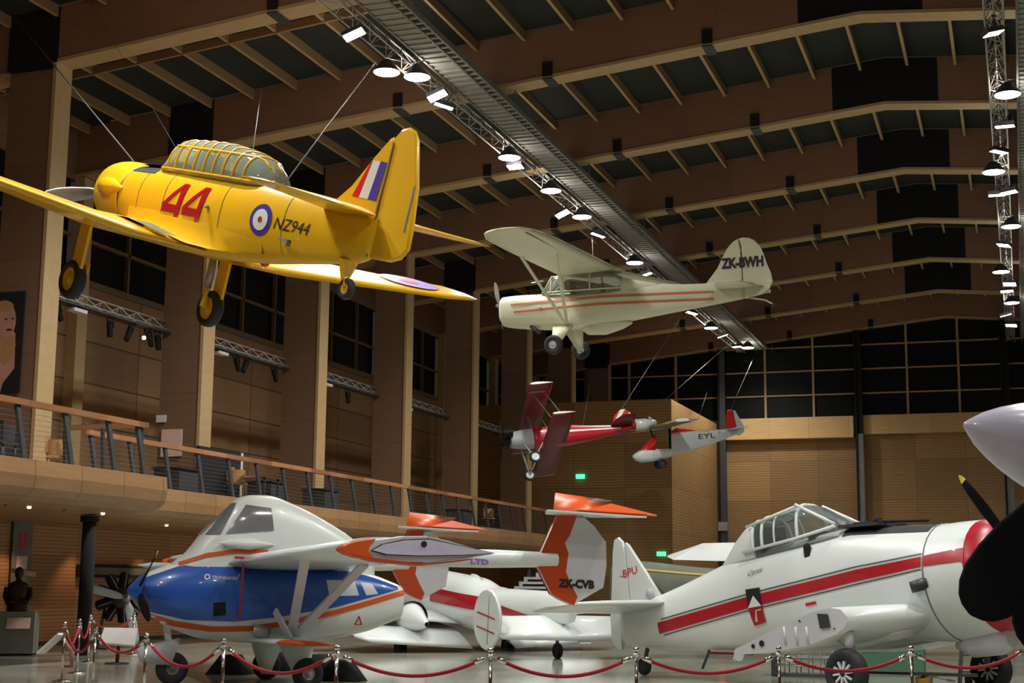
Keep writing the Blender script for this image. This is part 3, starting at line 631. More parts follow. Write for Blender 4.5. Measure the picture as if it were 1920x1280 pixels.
# exit signs
for (x, y, Y, lab) in ((1088, 893, 72.1, 'glowing green exit sign high on the wooden box room'), (1240, 1038, 72.1, 'glowing green exit sign low behind the ropes by the white fin')):
    p = at(x, y, 1, Y); r = empty('exit_sign', p); tag(r, lab, 'exit sign'); b = MB(); b.box((-.22, -.05, -.11), (.22, .05, .11), 'green'); b.build('light_box', r)
    b = MB(); put_text(b, 'EXIT', 'paper', lambda u, v: (-.02 + .2*u, -.056, -.06 + .12*v)); b.tube([(-.12, -.055, .05), (-.12, -.055, -.01), (-.16, -.055, -.07)], .012, 'paper', 5); b.tube([(-.12, -.055, -.01), (-.08, -.055, -.07)], .012, 'paper', 5); b.build('pictogram', r)
# ================================================================== AIRCRAFT
def c_loc(c, x, y, ax, val):
    """where a sight line meets a plane of the aircraft's own frame (a aft, y left, z up)"""
    Mi = (c.o.matrix_world).to_3x3().inverted(); o = Mi @ (EYE - c.o.location) / c.sc; d = Mi @ (ROT @ Vector((x - CX, -(y - CY), -F)))
    o.x *= -1; d.x *= -1; return o + d * ((val - o[ax]) / d[ax])
def poly_on(c, mb, body, pix, m, y0, side=1, eps=0.013, sub=6):
    """painted patch or window on a body side: outline given by sight lines, filled with a small grid that follows the surface (4 corners)"""
    P = [c_loc(c, x, y, 1, y0) for x, y in pix]; q = [(p.x, p.z) for p in P]; g = []
    for i in range(sub + 1):
        t = i / sub; L = [q[0][k] + (q[3][k]-q[0][k])*t for k in (0, 1)]; R = [q[1][k] + (q[2][k]-q[1][k])*t for k in (0, 1)]
        g.append([(L[0]+(R[0]-L[0])*j/sub, side*(body.y(L[0]+(R[0]-L[0])*j/sub, L[1]+(R[1]-L[1])*j/sub)+eps), L[1]+(R[1]-L[1])*j/sub) for j in range(sub + 1)])
    mb.rings(g, m, False, True, False)
def hoop(mb, body, a, z0, r, m, lean=0, side=(1, -1)):
    """canopy bow following a body section above z0"""
    pts = []
    for sd in (1, -1):
        seg = []; w, zt, zb, e, zm = body.g(a); zz = zt - .004
        for i in range(13):
            z = z0 + (zz - z0) * math.sin(i/12*math.pi/2); seg.append((a + lean*(z-z0), sd*(body.y(a + lean*(z-z0), z)+.004), z))
        pts = pts + (seg if sd == 1 else seg[::-1])
    mb.tube(pts, r, m, 5)
def blade(mb, c, ax, d, L, w0, m, tip=None, twist=.5, seg=10, th=.14, droot=.12, wr=None):
    """propeller blade from the hub at c along d, axis ax; w0 greatest chord"""
    ax = Vector(ax).normalized(); d = Vector(d).normalized(); e = ax.cross(d).normalized(); rg = []; mm = []
    st = [(droot, .35), (.18, .5), (.35, .85), (.6, 1.0), (.8, .92), (.93, .68), (.985, .34), (1, .06)]
    for u, cw in st:
        tw = twist * (1.3 - u); dirw = e*math.cos(tw) + ax*math.sin(tw); nrm = ax*math.cos(tw) - e*math.sin(tw); t = th * (1.05-u)
        rg.append([Vector(c) + d*u*L + dirw*(cw*w0/2*math.cos(2*math.pi*k/seg)) + nrm*(max(t, .06)*w0/2*math.sin(2*math.pi*k/seg)) for k in range(seg)])
    if tip: mb.rings(rg[:6], m); mb.rings(rg[5:], tip)
    else: mb.rings(rg, m)
# ---------------------------------------------------------------- yellow trainer
H = Craft('yellow_trainer_aircraft', (-16.15, 23.59, 9.02), 2.6851, .2756, .043, 1.0, 'yellow single-engine trainer aeroplane marked 44 and NZ944, hung nose up below the roof', 'aeroplane', None)
HB = Body([(1.45,.60,.56,-.66,2.2,-.05),(2.2,.57,.60,-.78,2.3,-.05),(3.2,.56,.62,-.80,2.4,-.05),(4.4,.53,.62,-.78,2.4,-.05),(5.5,.46,.62,-.70,2.3,-.03),(6.5,.35,.57,-.58,2.2,0),(7.4,.25,.51,-.47,2.1,.02),(8.0,.17,.46,-.38,2,.03),(8.28,.07,.40,-.28,2,.05)])
b = H.mb(); HB.mesh(b, 'yellow', 60)
def four(a0, a1, z0, z1):
    def F4(u, v): a, z = a0 + (a1-a0)*u, z0 + (z1-z0)*v; return (a, HB.y(a, z) + .013, z)
    for q in ([(.76,1),(1,1),(.80,0),(.62,0)], [(.74,1),(.92,1),(.20,.46),(0,.46)], [(0,.27),(.84,.27),(.90,.46),(0,.46)]):
        b.rings([[F4(*[(q[0][k]+(q[1][k]-q[0][k])*j/3)*(1-i/4) + (q[3][k]+(q[2][k]-q[3][k])*j/3)*i/4 for k in (0, 1)]) for j in range(4)] for i in range(5)], 'red', False, True, False)
four(3.02, 3.66, -.40, .33); four(3.66, 4.30, -.40, .33)
for rr, m, e in ((.26, 'navy', .012), (.175, 'white', .018), (.05, 'bred', .024)):
    rg = [[(5.83 + r_*math.cos(t), HB.y(5.83 + r_*math.cos(t), -.03 + r_*math.sin(t)) + e, -.03 + r_*math.sin(t)) for t in [2*math.pi*k/32 for k in range(32)]] for r_ in (rr, rr*.6, rr*.2, .002)]
    b.rings(rg, m, False)
HB.word(b, 'NZ944', 'black', 6.16, 7.0, -.13, .06, 1, shear=.25)
HB.strip(b, 'anthracite', [(1.5,.585),(2.35,.64)], [(1.5,.41),(2.35,.43)], 1.5, 2.3, 1); HB.strip(b, 'anthracite', [(1.5,.585),(2.35,.64)], [(1.5,.41),(2.35,.43)], 1.5, 2.3, -1)
b.rings([[(a, y, HB.g(a)[1] + .006) for y in (-.3, 0, .3)] for a in (1.5, 1.9, 2.3)], 'anthracite', False, True, False)
for a_ in (2.15, 3.0, 4.75, 6.35): b.tube([(a_, HB.y(a_, z) + .004, z) for z in [-.6 + .09*k for k in range(13)]], .005, 'dgrey', 4)
b.build('fuselage', H.o)
CB = Body([(.42,.40,.38,-.42,2),(.48,.52,.50,-.54,2),(.62,.61,.585,-.63,2),(.95,.645,.62,-.67,2),(1.3,.645,.615,-.68,2),(1.5,.62,.58,-.66,2)])
b = H.mb(); CB.mesh(b, 'yellow', 24, cap=False); b.rings([CB.ring(1.5), [(1.5, y*.93, z*.93) for a, y, z in CB.ring(1.5)]], 'black', False)
b.lathe([(.44, .40), (.6, .34), (.65, .05)], (0, 0, -.02), (1, 0, 0), 'void', 24); b.build('cowling', H.o)
b = H.mb(); b.lathe([(.0, .12), (.04, .17), (.3, .17), (.62, .02)], (0.98, .62, .03), (1, -.05, .03), 'yellow', 14); b.build('air_intake', H.o)
b = H.mb()
for k in range(9):
    t = 2*math.pi*k/9; b.lathe([(.15, .07), (.45, .08)], (.62, 0, -.02), (0, math.cos(t), math.sin(t)), 'anthracite', 8, True)
b.build('engine', H.o)
b = H.mb(); b.lathe([(-.12, .03), (0, .1), (.15, .12), (.35, .1), (.6, .12)], (.1, 0, -.02), (1, 0, 0), 'steel', 16, True); b.build('propeller_hub', H.o)
for d in ((0, .96, -.28), (0, -.96, .28)):
    b = H.mb(); blade(b, (.15, 0, -.02), (1, 0, 0), d, 1.40, .30, 'steel', 'yellow', .35, th=.18); b.build('propeller_blade', H.o)
CN = Body([(2.36,.38,.64,.5,3,.52),(2.62,.42,.98,.5,3.2,.52),(2.78,.43,1.13,.5,3.4,.52),(3.9,.44,1.16,.5,3.4,.52),(4.6,.43,1.10,.5,3.2,.52),(5.0,.41,1.02,.5,2.8,.52),(5.3,.36,.86,.5,2.4,.52),(5.5,.25,.64,.5,2.2,.52)])
b = H.mb(); CN.mesh(b, 'gcanopy', 36); o = b.build('canopy', H.o)
b = H.mb()
for a_, ln in ((2.62, .4), (2.9, .4), (3.2, .4), (3.5, .4), (3.8, .4), (4.1, .4), (4.4, .4), (4.7, .35), (5.0, .1)): hoop(b, CN, a_, .56, .021, 'yellow', ln*.3)
for zf in (.56, .98):
    for sd in (1, -1): b.tube([(a_, sd*(CN.y(a_, min(zf, CN.g(a_)[1]-.01)) + .004), min(zf, CN.g(a_)[1]-.01)) for a_ in [2.42 + .1*k for k in range(30)]], .02, 'yellow', 5)
b.build('canopy_frame', o)
b = H.mb()
for a_ in (3.2, 4.6): b.box((a_, -.22, .3), (a_ + .12, .22, .95), 'dgrey'); b.box((a_ - .45, -.3, .55), (a_ - .38, .3, .7), 'void')
b.build('seats', H.o)
for sd, nm in ((1, 'wing'), (-1, 'wing')):
    b = H.mb(); wing(b, [(sd*.3,1.55,2.75,-.66,1.0),(sd*1.45,1.72,2.42,-.66,.95),(sd*3.0,2.08,1.98,-.50,.9),(sd*5.4,2.62,1.36,-.26,.85),(sd*6.1,2.86,1.08,-.19,.8),(sd*6.4,3.12,.62,-.16,.5)] if sd > 0 else [(-.3,1.55,2.75,-.66,1.0),(-1.45,1.72,2.5,-.66,.8),(-3.0,2.08,2.1,-.56,.7),(-5.4,2.62,1.5,-.40,.65),(-6.1,2.86,1.2,-.33,.6),(-6.42,3.2,.62,-.31,.4)], 'yellow', inc=.03 if sd > 0 else .10)
    if sd == -1:
        for rr, m, e in ((.62, 'lilac', .012), (.2, 'bred', .018)):
            c0 = (3.25, -5.05); b.add([(c0[0] + rr*math.cos(t)*.75, c0[1] + rr*math.sin(t)*1.1, -.345 + e - (0.065*(c0[1] + rr*math.sin(t)*1.1 + 5.05)) - .15*rr*math.cos(t)*.75) for t in [2*math.pi*k/28 for k in range(28)]], [tuple(range(28))], m)
    w_ = b.build(nm, H.o)
    if sd > 0: b = H.mb(); b.tube([(3.6, 1.5, -.62), (3.5, 3.2, -.45), (3.50, 5.7, -.2)], .01, 'dgrey', 4); b.build('aileron_gap', w_)
    if sd == 1:
        b = H.mb(); b.rings([[(2.35, .72, -.47), (2.35, 1.2, -.47)], [(3.1, .72, -.46), (3.1, 1.2, -.46)], [(4.0, .72, -.585), (4.0, 1.05, -.585)]], 'dgrey', False, True, False); b.build('walkway', w_)
# wing root fillet
b = H.mb()
for sd in (1, -1):
    b.rings([[(a_, sd*(HB.y(a_, -.2) - .005), -.2), (a_, sd*(HB.y(a_, -.36) + wv*.12), -.36), (a_, sd*(HB.y(a_, -.48) + wv*.38), zo*.55 - .25), (a_, sd*(HB.y(a_, -.55) + wv), zo)] for a_, wv, zo in ((1.9,.12,-.62),(2.3,.28,-.56),(3.0,.34,-.545),(3.7,.32,-.60),(4.2,.24,-.66),(4.7,.14,-.67),(5.3,.05,-.64),(5.9,-.01,-.56))], 'yellow', False, True, False)
b.build('wing_fillet', H.o)
for sd in (1, -1):
    b = H.mb(); wing(b, [(sd*.1,7.05,1.25,.36,.9),(sd*1.0,7.35,1.05,.38,.8),(sd*2.0,7.68,.78,.40,.7),(sd*2.3,7.9,.4,.40,.5)], 'yellow'); b.build('tailplane', H.o)
b = H.mb(); b.prism([(7.0,.42),(7.43,.76),(7.85,1.28),(8.14,1.60),(8.22,1.48),(8.18,.3),(8.1,.2)], 1, 0, .10, 'yellow', .06)
for q, m in (([(7.52,.61),(7.70,.61),(7.84,1.20),(7.79,1.18)], 'bred'), ([(7.70,.61),(7.92,.60),(8.02,1.20),(7.84,1.20)], 'white'), ([(7.92,.60),(8.13,.59),(8.18,1.19),(8.02,1.20)], 'navy')):
    for sd in (1, -1): b.add([(a, sd*.058, z) for a, z in q], [(0,1,2,3)], m)
b.build('fin', H.o)
b = H.mb(); b.prism([(8.24,1.50),(8.20,1.62),(8.30,1.73),(8.46,1.77),(8.62,1.72),(8.70,1.62),(8.95,.9),(9.06,.25),(9.08,-.08),(8.98,-.2),(8.75,-.27),(8.24,-.28)], 1, 0, .09, 'yellow', .05); b.tube([(8.23, .055, 1.5), (8.22, .055, -.26)], .012, 'anthracite', 4); o = b.build('rudder', H.o)
b = H.mb(); b.box((8.92, .045, .2), (8.95, .052, .9), 'dgrey'); b.build('trim_tab', o)
for sd in (1, -1):
    b = H.mb(); b.tube([(2.0, sd*1.35, -.75), (2.05, sd*1.32, -1.35)], .075, 'steel', 10); b.tube([(2.05, sd*1.32, -1.2), (2.12, sd*1.30, -1.72)], .05, 'yellow', 8); b.tube([(2.02, sd*1.3, -1.42), (2.2, sd*1.22, -1.42), (2.15, sd*1.22, -1.7)], .04, 'yellow', 8)
    b.box((2.1, sd*1.45-.03, -1.5), (2.42, sd*1.45+.03, -.75), 'yellow'); b.build('landing_gear_leg', H.o)
    wheel(H.fn, H.o, (2.15, sd*1.42, -1.72), .345, .22, (0, 1, 0), hm='yellow', hub=.62)
b = H.mb(); b.lathe([(0, .16), (.2, .1), (.36, .04)], (7.75, 0, -.36), (0, 0, -1), 'yellow', 12); b.tube([(7.78, .0, -.55), (7.85, .05, -.78)], .035, 'yellow', 6); b.build('tail_wheel_fork', H.o)
wheel(H.fn, H.o, (7.85, 0, -.80), .17, .12, hm='yellow', hub=.5, name='tail_wheel')
b = H.mb(); b.box((6.42, .39, -.29), (6.72, .44, -.26), 'dgrey'); b.box((6.68, .39, -.36), (6.72, .47, -.26), 'dgrey'); b.build('foot_step', H.o)
b = H.mb(); b.sphere((5.3, -.2, -.66), .09, 'bred', 10); b.build('red_light', H.o)
b = H.mb(); b.box((4.38, .53, -.02), (4.44, .60, .0), 'dgrey'); b.box((4.36, .55, .0), (4.46, .60, .03), 'lgrey'); b.build('hand_grip', H.o)
# ---------------------------------------------------------------- cream high-wing
A_ = Craft('cream_high_wing_aircraft', (-12.365, 35.325, 8.733), 3.0524, .0067, -.0751, 1.0, 'cream high-wing aeroplane with twin rust stripes and ZK-BWH on its fin, hung mid-air', 'aeroplane')
AB = Body([(.16,.36,.15,-.46,3.4),(.22,.41,.19,-.56,3.6),(.6,.43,.21,-.62,3.6),(1.0,.44,.21,-.66,3),(1.5,.46,.20,-.70,3),(2.2,.47,.20,-.72,3),(3.0,.46,.22,-.66,3),(3.4,.43,.30,-.60,3),(4.2,.34,.28,-.50,2.8),(5.0,.25,.22,-.40,2.6),(5.8,.16,.20,-.30,2.4),(6.4,.07,.14,-.22,2.2)])
b = A_.mb(); AB.mesh(b, 'cream', 56)
for sd in (1,):
    AB.strip(b, 'stripe', [(.5,-.03),(2.9,.04),(5.7,-.0)], [(.5,-.08),(2.9,-.02),(5.7,-.05)], .52, 5.7, sd, k=1); AB.strip(b, 'stripe', [(.5,-.22),(2.9,-.14),(5.7,-.17)], [(.5,-.27),(2.9,-.20),(5.7,-.22)], .60, 5.7, sd, k=1)
b.build('fuselage', A_.o)
CA = Body([(1.3,.30,.26,.1,2.6,.12),(1.62,.43,.62,.1,4,.12),(2.2,.46,.70,.1,5,.12),(3.0,.45,.64,.1,4.5,.12),(3.5,.38,.46,.1,3.4,.12),(4.3,.25,.28,.1,3,.12)])
b = A_.mb(); CA.mesh(b, 'gclear', 30, None, 3.45); o = b.build('cabin_glazing', A_.o)
b = A_.mb()
for a_ in (1.62, 2.65): hoop(b, CA, a_, .18, .022, 'cream', .0)
for sd in (1, -1):
    b.tube([(1.32, sd*.3, .2), (1.66, sd*.42, .6)], .02, 'cream', 5); b.tube([(a, sd*(CA.y(a, .2) + .004), .2) for a in [1.4 + .1*k for k in range(22)]], .02, 'cream', 5)
b.build('window_frame', o)
b = A_.mb(); CA.mesh(b, 'cream', 16, 3.42, 4.3, False); b.build('cabin_rear_fairing', A_.o)
b = A_.mb(); b.box((2.1, -.35, -.1), (2.25, .35, .45), 'maroon'); b.box((2.9, -.35, -.1), (3.0, .35, .35), 'maroon'); b.build('seats', A_.o)
for sd in (1, -1):
    b = A_.mb(); wing(b, [(0, 1.72, 1.68, .66, 1.0), (sd*.5, 1.72, 1.68, .68, 1.0), (sd*3.6, 1.75, 1.62, .84, .95), (sd*4.7, 1.82, 1.50, .90, .85), (sd*5.3, 2.05, 1.2, .93, .7), (sd*5.6, 2.5, .55, .95, .4)], 'cream'); w_ = b.build('wing', A_.o)
    b = A_.mb(); b.tube([(2.95, sd*1.5, .72), (2.95, sd*3.3, .80), (3.0, sd*5.2, .89)], .014, 'dgrey', 4); b.build('aileron_gap', w_)
    for u, v in (((1.98, sd*.40, -.60), (1.90, sd*3.0, .78)), ((2.02, sd*.40, -.60), (2.75, sd*2.9, .78))):
        b = A_.mb(); b.bar(u, v, .075, .03, 'cream', up=(0, -1, 1)); b.build('wing_strut', A_.o)
    b = A_.mb(); b.rings([[(1.62, sd*.35, -.6), (2.15, sd*.35, -.62), (2.15, sd*.30, -.66), (1.62, sd*.30, -.64)], [(1.78, sd*.86, -1.13), (1.95, sd*.86, -1.13), (1.95, sd*.82, -1.15), (1.78, sd*.82, -1.15)]], 'cream'); b.build('landing_gear_leg', A_.o)
    wheel(A_.fn, A_.o, (1.86, sd*.93, -1.16), .24, .15, hm='lgrey', hub=.42)
b = A_.mb(); b.prism([(5.42,.14),(5.76,.55),(5.92,.86),(6.05,1.06),(6.18,1.18),(6.30,1.235),(6.36,.6),(6.36,-.15),(5.6,.0)], 1, 0, .07, 'cream', .05)
def _f(u, v, sd=1): return (5.87 + 1.03*u, sd*.045, .52 + .26*v)
b.build('fin', A_.o)
b = A_.mb(); b.prism([(6.37,1.0),(6.31,1.235),(6.42,1.25),(6.55,1.235),(6.68,1.17),(6.80,1.03),(6.89,.84),(6.95,.62),(7.06,.35),(7.10,.15),(7.02,-.02),(6.85,-.14),(6.45,-.22),(6.38,-.2)], 1, 0, .06, 'cream', .05); put_text(b, 'ZK-BWH', 'black', lambda u, v: (5.87 + 1.03*u, .047, .52 + .26*v), .05)
b.build('rudder', A_.o)
for sd in (1, -1):
    b = A_.mb(); wing(b, [(0, 5.75, 1.15, .05, .6), (sd*.8, 5.85, 1.0, .05, .6), (sd*1.35, 6.1, .6, .05, .4)], 'cream'); b.build('tailplane', A_.o)
b = A_.mb(); b.lathe([(-.1, .03), (0, .08), (.12, .09)], (.02, 0, 0), (1, 0, 0), 'steel', 12, True); b.build('propeller_hub', A_.o)
for sd in (1, -1):
    b = A_.mb(); blade(b, (0, 0, 0), (1, 0, 0), (0, sd*.35, sd*.93), .62, .14, 'lgrey', None, .8); b.build('propeller_blade', A_.o)
b = A_.mb(); b.tube([(6.5, 0, -.2), (6.9, 0, -.28), (7.1, 0, -.40)], .02, 'cream', 6); wheel(A_.fn, A_.o, (7.08, 0, -.42), .05, .04, hm='lgrey', name='tail_wheel'); b.build('tail_spring', A_.o)
b = A_.mb(); b.lathe([(0, .03), (.3, .24), (.75, .26), (1.2, .14), (1.45, .02)], (2.15, .05, -.64), (1, 0, .0), 'cream', 18); b.build('belly_tank', A_.o)
b = A_.mb(); b.tube([(1.0, .3, -.6), (1.25, .3, -.78)], .05, 'anthracite', 8); b.build('exhaust_pipe', A_.o)
b = A_.mb(); b.sphere((1.32, .46, -.18), .045, 'chrome', 8); b.tube([(1.0, .2, .5), (1.4, .4, .5)], .015, 'paper', 5); b.build('pitot_tube', A_.o)
# ---------------------------------------------------------------- red biplane
R_ = Craft('red_biplane', (-18.045, 51.885, 7.023), math.radians(209.33), math.radians(-6.6), math.radians(23.17), 1.0, 'small dark red biplane with white wheels, hung banking steeply near the far box room', 'aeroplane')
RB = Body([(.35,.26,.22,-.34,2.6),(.9,.32,.28,-.42,2.8),(1.6,.33,.32,-.45,2.8),(2.3,.33,.34,-.45,2.6),(3.2,.25,.26,-.38,2.4),(4.2,.13,.18,-.22,2.2),(5.0,.04,.12,-.06,2)])
b = R_.mb(); RB.mesh(b, 'red', 36, 1.2); RB.strip(b, 'white', [(2.4,-.02),(4.6,.03)], [(2.4,-.10),(4.6,-.03)], 2.4, 4.6, 1, k=1); b.build('fuselage', R_.o)
b = R_.mb(); RB.mesh(b, 'lgrey', 10, .35, 1.2); b.build('cowling', R_.o)
b = R_.mb()
for k in range(4):
    b.lathe([(0, .1), (.28, .1), (.34, .05)], (.15 + .2*(k//2), (.22 if k % 2 else -.22), 0), (0, (1 if k % 2 else -1), .15), 'void', 10, True)
b.lathe([(-.1, .05), (0, .16), (.3, .2)], (.1, 0, -.02), (1, 0, 0), 'void', 14, True); b.build('engine', R_.o)
b = R_.mb()
blade(b, (0, 0, 0), (1, 0, 0), (0, .7, .7), .75, .13, 'void', None, .8); blade(b, (0, 0, 0), (1, 0, 0), (0, -.7, -.7), .75, .13, 'void', None, .8); b.build('propeller', R_.o)
for z_, a0_, sp_ in ((.75, .85, 2.62), (-.42, 1.5, 2.42)):
    b = R_.mb(); wing(b, [(-sp_, a0_, .88, z_, 1), (-sp_*.5, a0_, .88, z_, 1), (sp_*.5, a0_, .88, z_, 1), (sp_, a0_, .88, z_, 1)], 'maroon')
    for sd in (1, -1): b.rings([[(a0_ + .88*u, sd*(sp_ + .004), z_ + .88*t) for u, t in AF], [(a0_ + .05 + .78*u, sd*(sp_ + .05), z_ + .6*t) for u, t in AF]], 'white' if z_ > 0 else 'pink')
    w_ = b.build('upper_wing' if z_ > 0 else 'lower_wing', R_.o)
    if z_ > 0: b = R_.mb(); b.add([(.9, 2.05, .69), (1.5, 2.05, .69), (1.5, 2.2, .69), (.9, 2.2, .69)], [(0,1,2,3)], 'dgrey'); b.build('wing_marking', w_)
for sd in (1, -1):
    for u, v in (((1.1, sd*1.9, .72), (1.7, sd*1.75, -.4)), ((1.55, sd*1.9, .72), (2.15, sd*1.75, -.4)), ((1.1, sd*.3, .72), (1.2, sd*.25, .2)), ((1.55, sd*.3, .72), (1.75, sd*.25, .2))):
        b = R_.mb(); b.bar(u, v, .05, .02, 'dgrey'); b.build('strut', R_.o)
    b = R_.mb(); b.tube([(.75, sd*.25, -.35), (1.0, sd*.68, -1.2)], .03, 'lgrey', 6); b.tube([(1.5, sd*.25, -.4), (1.0, sd*.68, -1.2)], .025, 'lgrey', 6); b.build('landing_gear_leg', R_.o)
    wheel(R_.fn, R_.o, (1.0, sd*.73, -1.2), .23, .12, hm='white', hub=.62)
b = R_.mb(); b.prism([(4.3,.1),(4.45,.55),(4.7,.8),(4.95,.82),(5.12,.65),(5.2,.3),(5.15,-.1),(4.8,-.05)], 1, 0, .05, 'bred', .06)
b.add([(4.42, .034, .3), (4.55, .034, .3), (4.95, .034, .82), (4.75, .034, .80)], [(0,1,2,3)], 'white'); b.add([(4.7, .034, .2), (4.8, .034, .18), (5.15, .034, .55), (5.08, .034, .68)], [(0,1,2,3)], 'white'); b.build('fin', R_.o)
for sd in (1, -1):
    b = R_.mb(); wing(b, [(0, 4.2, .9, .1, .6), (sd*.6, 4.3, .8, .1, .6), (sd*.95, 4.55, .45, .1, .4)], 'maroon'); b.build('tailplane', R_.o)
# ---------------------------------------------------------------- little open-cockpit pod aeroplane
E_ = Craft('grey_microlight_aircraft', (-16.164, 63.742, 8.292), math.radians(211.1), math.radians(-6.5), math.radians(-1.6), 1.0, 'tiny pale grey parasol aeroplane lettered EYL with red cockpit and red fin', 'aeroplane')
EB = Body([(.05,.08,-.88,-1.0,2),(.2,.2,-.78,-1.14,2.2),(.5,.28,-.66,-1.22,2.6),(.9,.30,-.66,-1.22,2.8),(1.5,.28,-.72,-1.15,2.8),(1.85,.26,-.70,-1.08,3)])
b = E_.mb(); EB.mesh(b, 'white', 20, .05, .85); EB.mesh(b, 'sil', 12, .85, 1.85); b.build('cockpit_pod', E_.o)
b = E_.mb(); b.rings([[(.3, -.12, -.74), (.3, .12, -.74), (.35, .12, -.72), (.35, -.12, -.72)], [(1.05, -.29, -.70), (1.05, .29, -.70), (1.15, .24, -.08), (1.15, -.24, -.08)]], 'bred'); b.build('windscreen_fairing', E_.o)
EF = Body([(1.8,.16,-.05,-1.06,4),(2.6,.15,-.05,-.92,4),(3.6,.12,-.06,-.74,4),(4.5,.08,-.08,-.5,4),(5.2,.03,-.12,-.3,4)])
b = E_.mb(); EF.mesh(b, 'sil', 30); EF.word(b, 'EYL', 'black', 3.15, 3.95, -.42, -.2, 1, bold=.0); b.rings([[(1.85, -.14, -.04), (1.85, .14, -.04)], [(3.2, -.1, .0), (3.2, .1, .0)], [(5.0, -.04, -.04), (5.0, .04, -.04)]], 'bred', False, False, False)
b.sphere((4.15, .11, -.2), .05, 'chrome', 8); b.build('fuselage', E_.o)
b = E_.mb(); b.prism([(1.8,-.04),(2.2,.16),(3.1,-.02)], 1, 0, .16, 'bred'); b.build('top_fairing', E_.o)
b = E_.mb(); b.tube([(1.1, .0, -.3), (1.0, 0, .22)], .035, 'black', 6); b.tube([(1.75, .15, -.9), (1.85, .12, .15)], .06, 'void', 6); b.build('pylon_struts', E_.o)
for sd in (1, -1):
    b = E_.mb(); wing(b, [(0, .95, 1.2, .25, 1), (sd*1.8, .95, 1.2, .27, 1), (sd*3.3, .98, 1.15, .30, 1)], 'dgrey' if sd > 0 else 'sil'); b.rings([[(.98 + 1.15*u, sd*3.31, .30 + 1.15*t) for u, t in AF], [(1.05 + 1.0*u, sd*3.42, .30 + .8*t) for u, t in AF]], 'white')
    b.rings([[(1.6, sd*3.425, .36), (2.08, sd*3.425, .31)], [(1.6, sd*3.425, .31), (2.08, sd*3.425, .295)]], 'bred', False, False, False)
    b.tube([(.955, sd*.1, .25), (.955, sd*1.8, .27), (.985, sd*3.3, .30)], .045, 'ystrip', 6); b.build('wing', E_.o)
b = E_.mb(); b.lathe([(0, .16), (.05, .27), (.5, .25), (1.0, .12)], (.28, 0, .44), (1, 0, .02), 'white', 16, True); b.build('engine_cowling', E_.o)
b = E_.mb(); b.lathe([(-.12, .05), (.0, .20), (.1, .22)], (.28, 0, .44), (1, 0, 0), 'anthracite', 10, True); b.box((.25, .05, .30), (.32, .17, .36), 'bred'); b.build('engine', E_.o)
b = E_.mb(); b.tube([(.95, .0, .45), (1.0, 0, .75), (1.35, 0, .45)], .03, 'white', 6); b.tube([(.95, .2, .42), (1.0, 0, .75)], .03, 'white', 6); b.build('cabane_frame', E_.o)
b = E_.mb(); b.prism([(4.48,-.05),(4.62,.62),(4.68,.78),(4.95,.76),(5.0,.3),(5.05,-.08)], 1, 0, .06, 'bred', .03); b.build('fin', E_.o)
b = E_.mb(); b.prism([(5.02,-.4),(4.97,.74),(5.05,.72),(5.4,-.02),(5.38,-.25),(5.15,-.4)], 1, 0, .05, 'sil', .05); b.build('rudder', E_.o)
for sd in (1, -1):
    b = E_.mb(); wing(b, [(0, 4.5, .8, -.1, .5), (sd*.9, 4.55, .7, -.1, .5)], 'sil'); b.build('tailplane', E_.o)
    wheel(E_.fn, E_.o, (1.3, sd*.28, -1.36), .21, .12, hm='anthracite', hub=.4)
b = E_.mb(); b.tube([(1.3, -.25, -1.36), (1.3, .25, -1.36)], .025, 'steel', 6); b.tube([(1.3, 0, -1.1), (1.3, 0, -1.36)], .03, 'steel', 6); b.build('axle', E_.o)
# ---------------------------------------------------------------- blue, white and orange twin-boom
T_ = Craft('twin_boom_aircraft', (-14.175, 21.55, 1.50), math.radians(221.23), math.radians(2.04), 0, 1.15, 'blue, white and orange twin-boom aeroplane ZK-CVB with high cockpit, standing behind the ropes', 'aeroplane')
c = T_
TB = Body([(.36,.27,.28,-.22,2,.02),(.55,.36,.38,-.34,2.1,.02),(.8,.44,.47,-.46,2.3,0),(1.3,.52,.56,-.60,2.5,0),(2.1,.56,.58,-.64,2.7,0),(2.9,.56,.56,-.58,2.7,0),(3.7,.50,.46,-.42,2.8,.05),(4.1,.45,.34,-.26,3,.08),(4.2,.43,.30,-.22,3,.08)])
b = c.mb(); TB.mesh(b, 'white', 44)
bt = [(.36,.24),(.8,.42),(1.3,.515),(2.1,.53),(3.2,.50),(3.7,.40),(4.12,.27)]; bb = [(.36,-.20),(.5,-.25),(.94,-.33),(1.63,-.33),(2.25,-.24),(3.04,-.08),(4.12,.245)]
for sd in (1, -1): TB.strip(b, 'blue', bt, bb, .36, 4.1, sd, .01, 50, 8)
oc = [(.27,-.25),(.79,-.39),(1.32,-.45),(1.86,-.42),(2.40,-.32),(3.03,-.16),(3.68,.04),(4.18,.20)]
for sd in (1, -1): TB.strip(b, 'orange', [(a, z + .035) for a, z in oc], [(a, z - .04) for a, z in oc], .42, 4.2, sd, .012, 50, 2)
lg = c_loc(c, 389, 1081, 1, .5); b.lathe([(0, .022), (.002, .045)], (lg.x, TB.y(lg.x, lg.z) + .02, lg.z), (0, 1, 0), 'white', 16)
TB.word(b, 'TRANSAVIA', 'lgrey', lg.x + .07, lg.x + .42, lg.z - .028, lg.z + .022, 1, bold=.03); b.bar((lg.x + .42, TB.y(lg.x + .42, lg.z) + .012, lg.z - .02), (lg.x + .46, TB.y(lg.x + .46, lg.z + .05) + .012, lg.z + .06), .015, .012, 'lgrey')
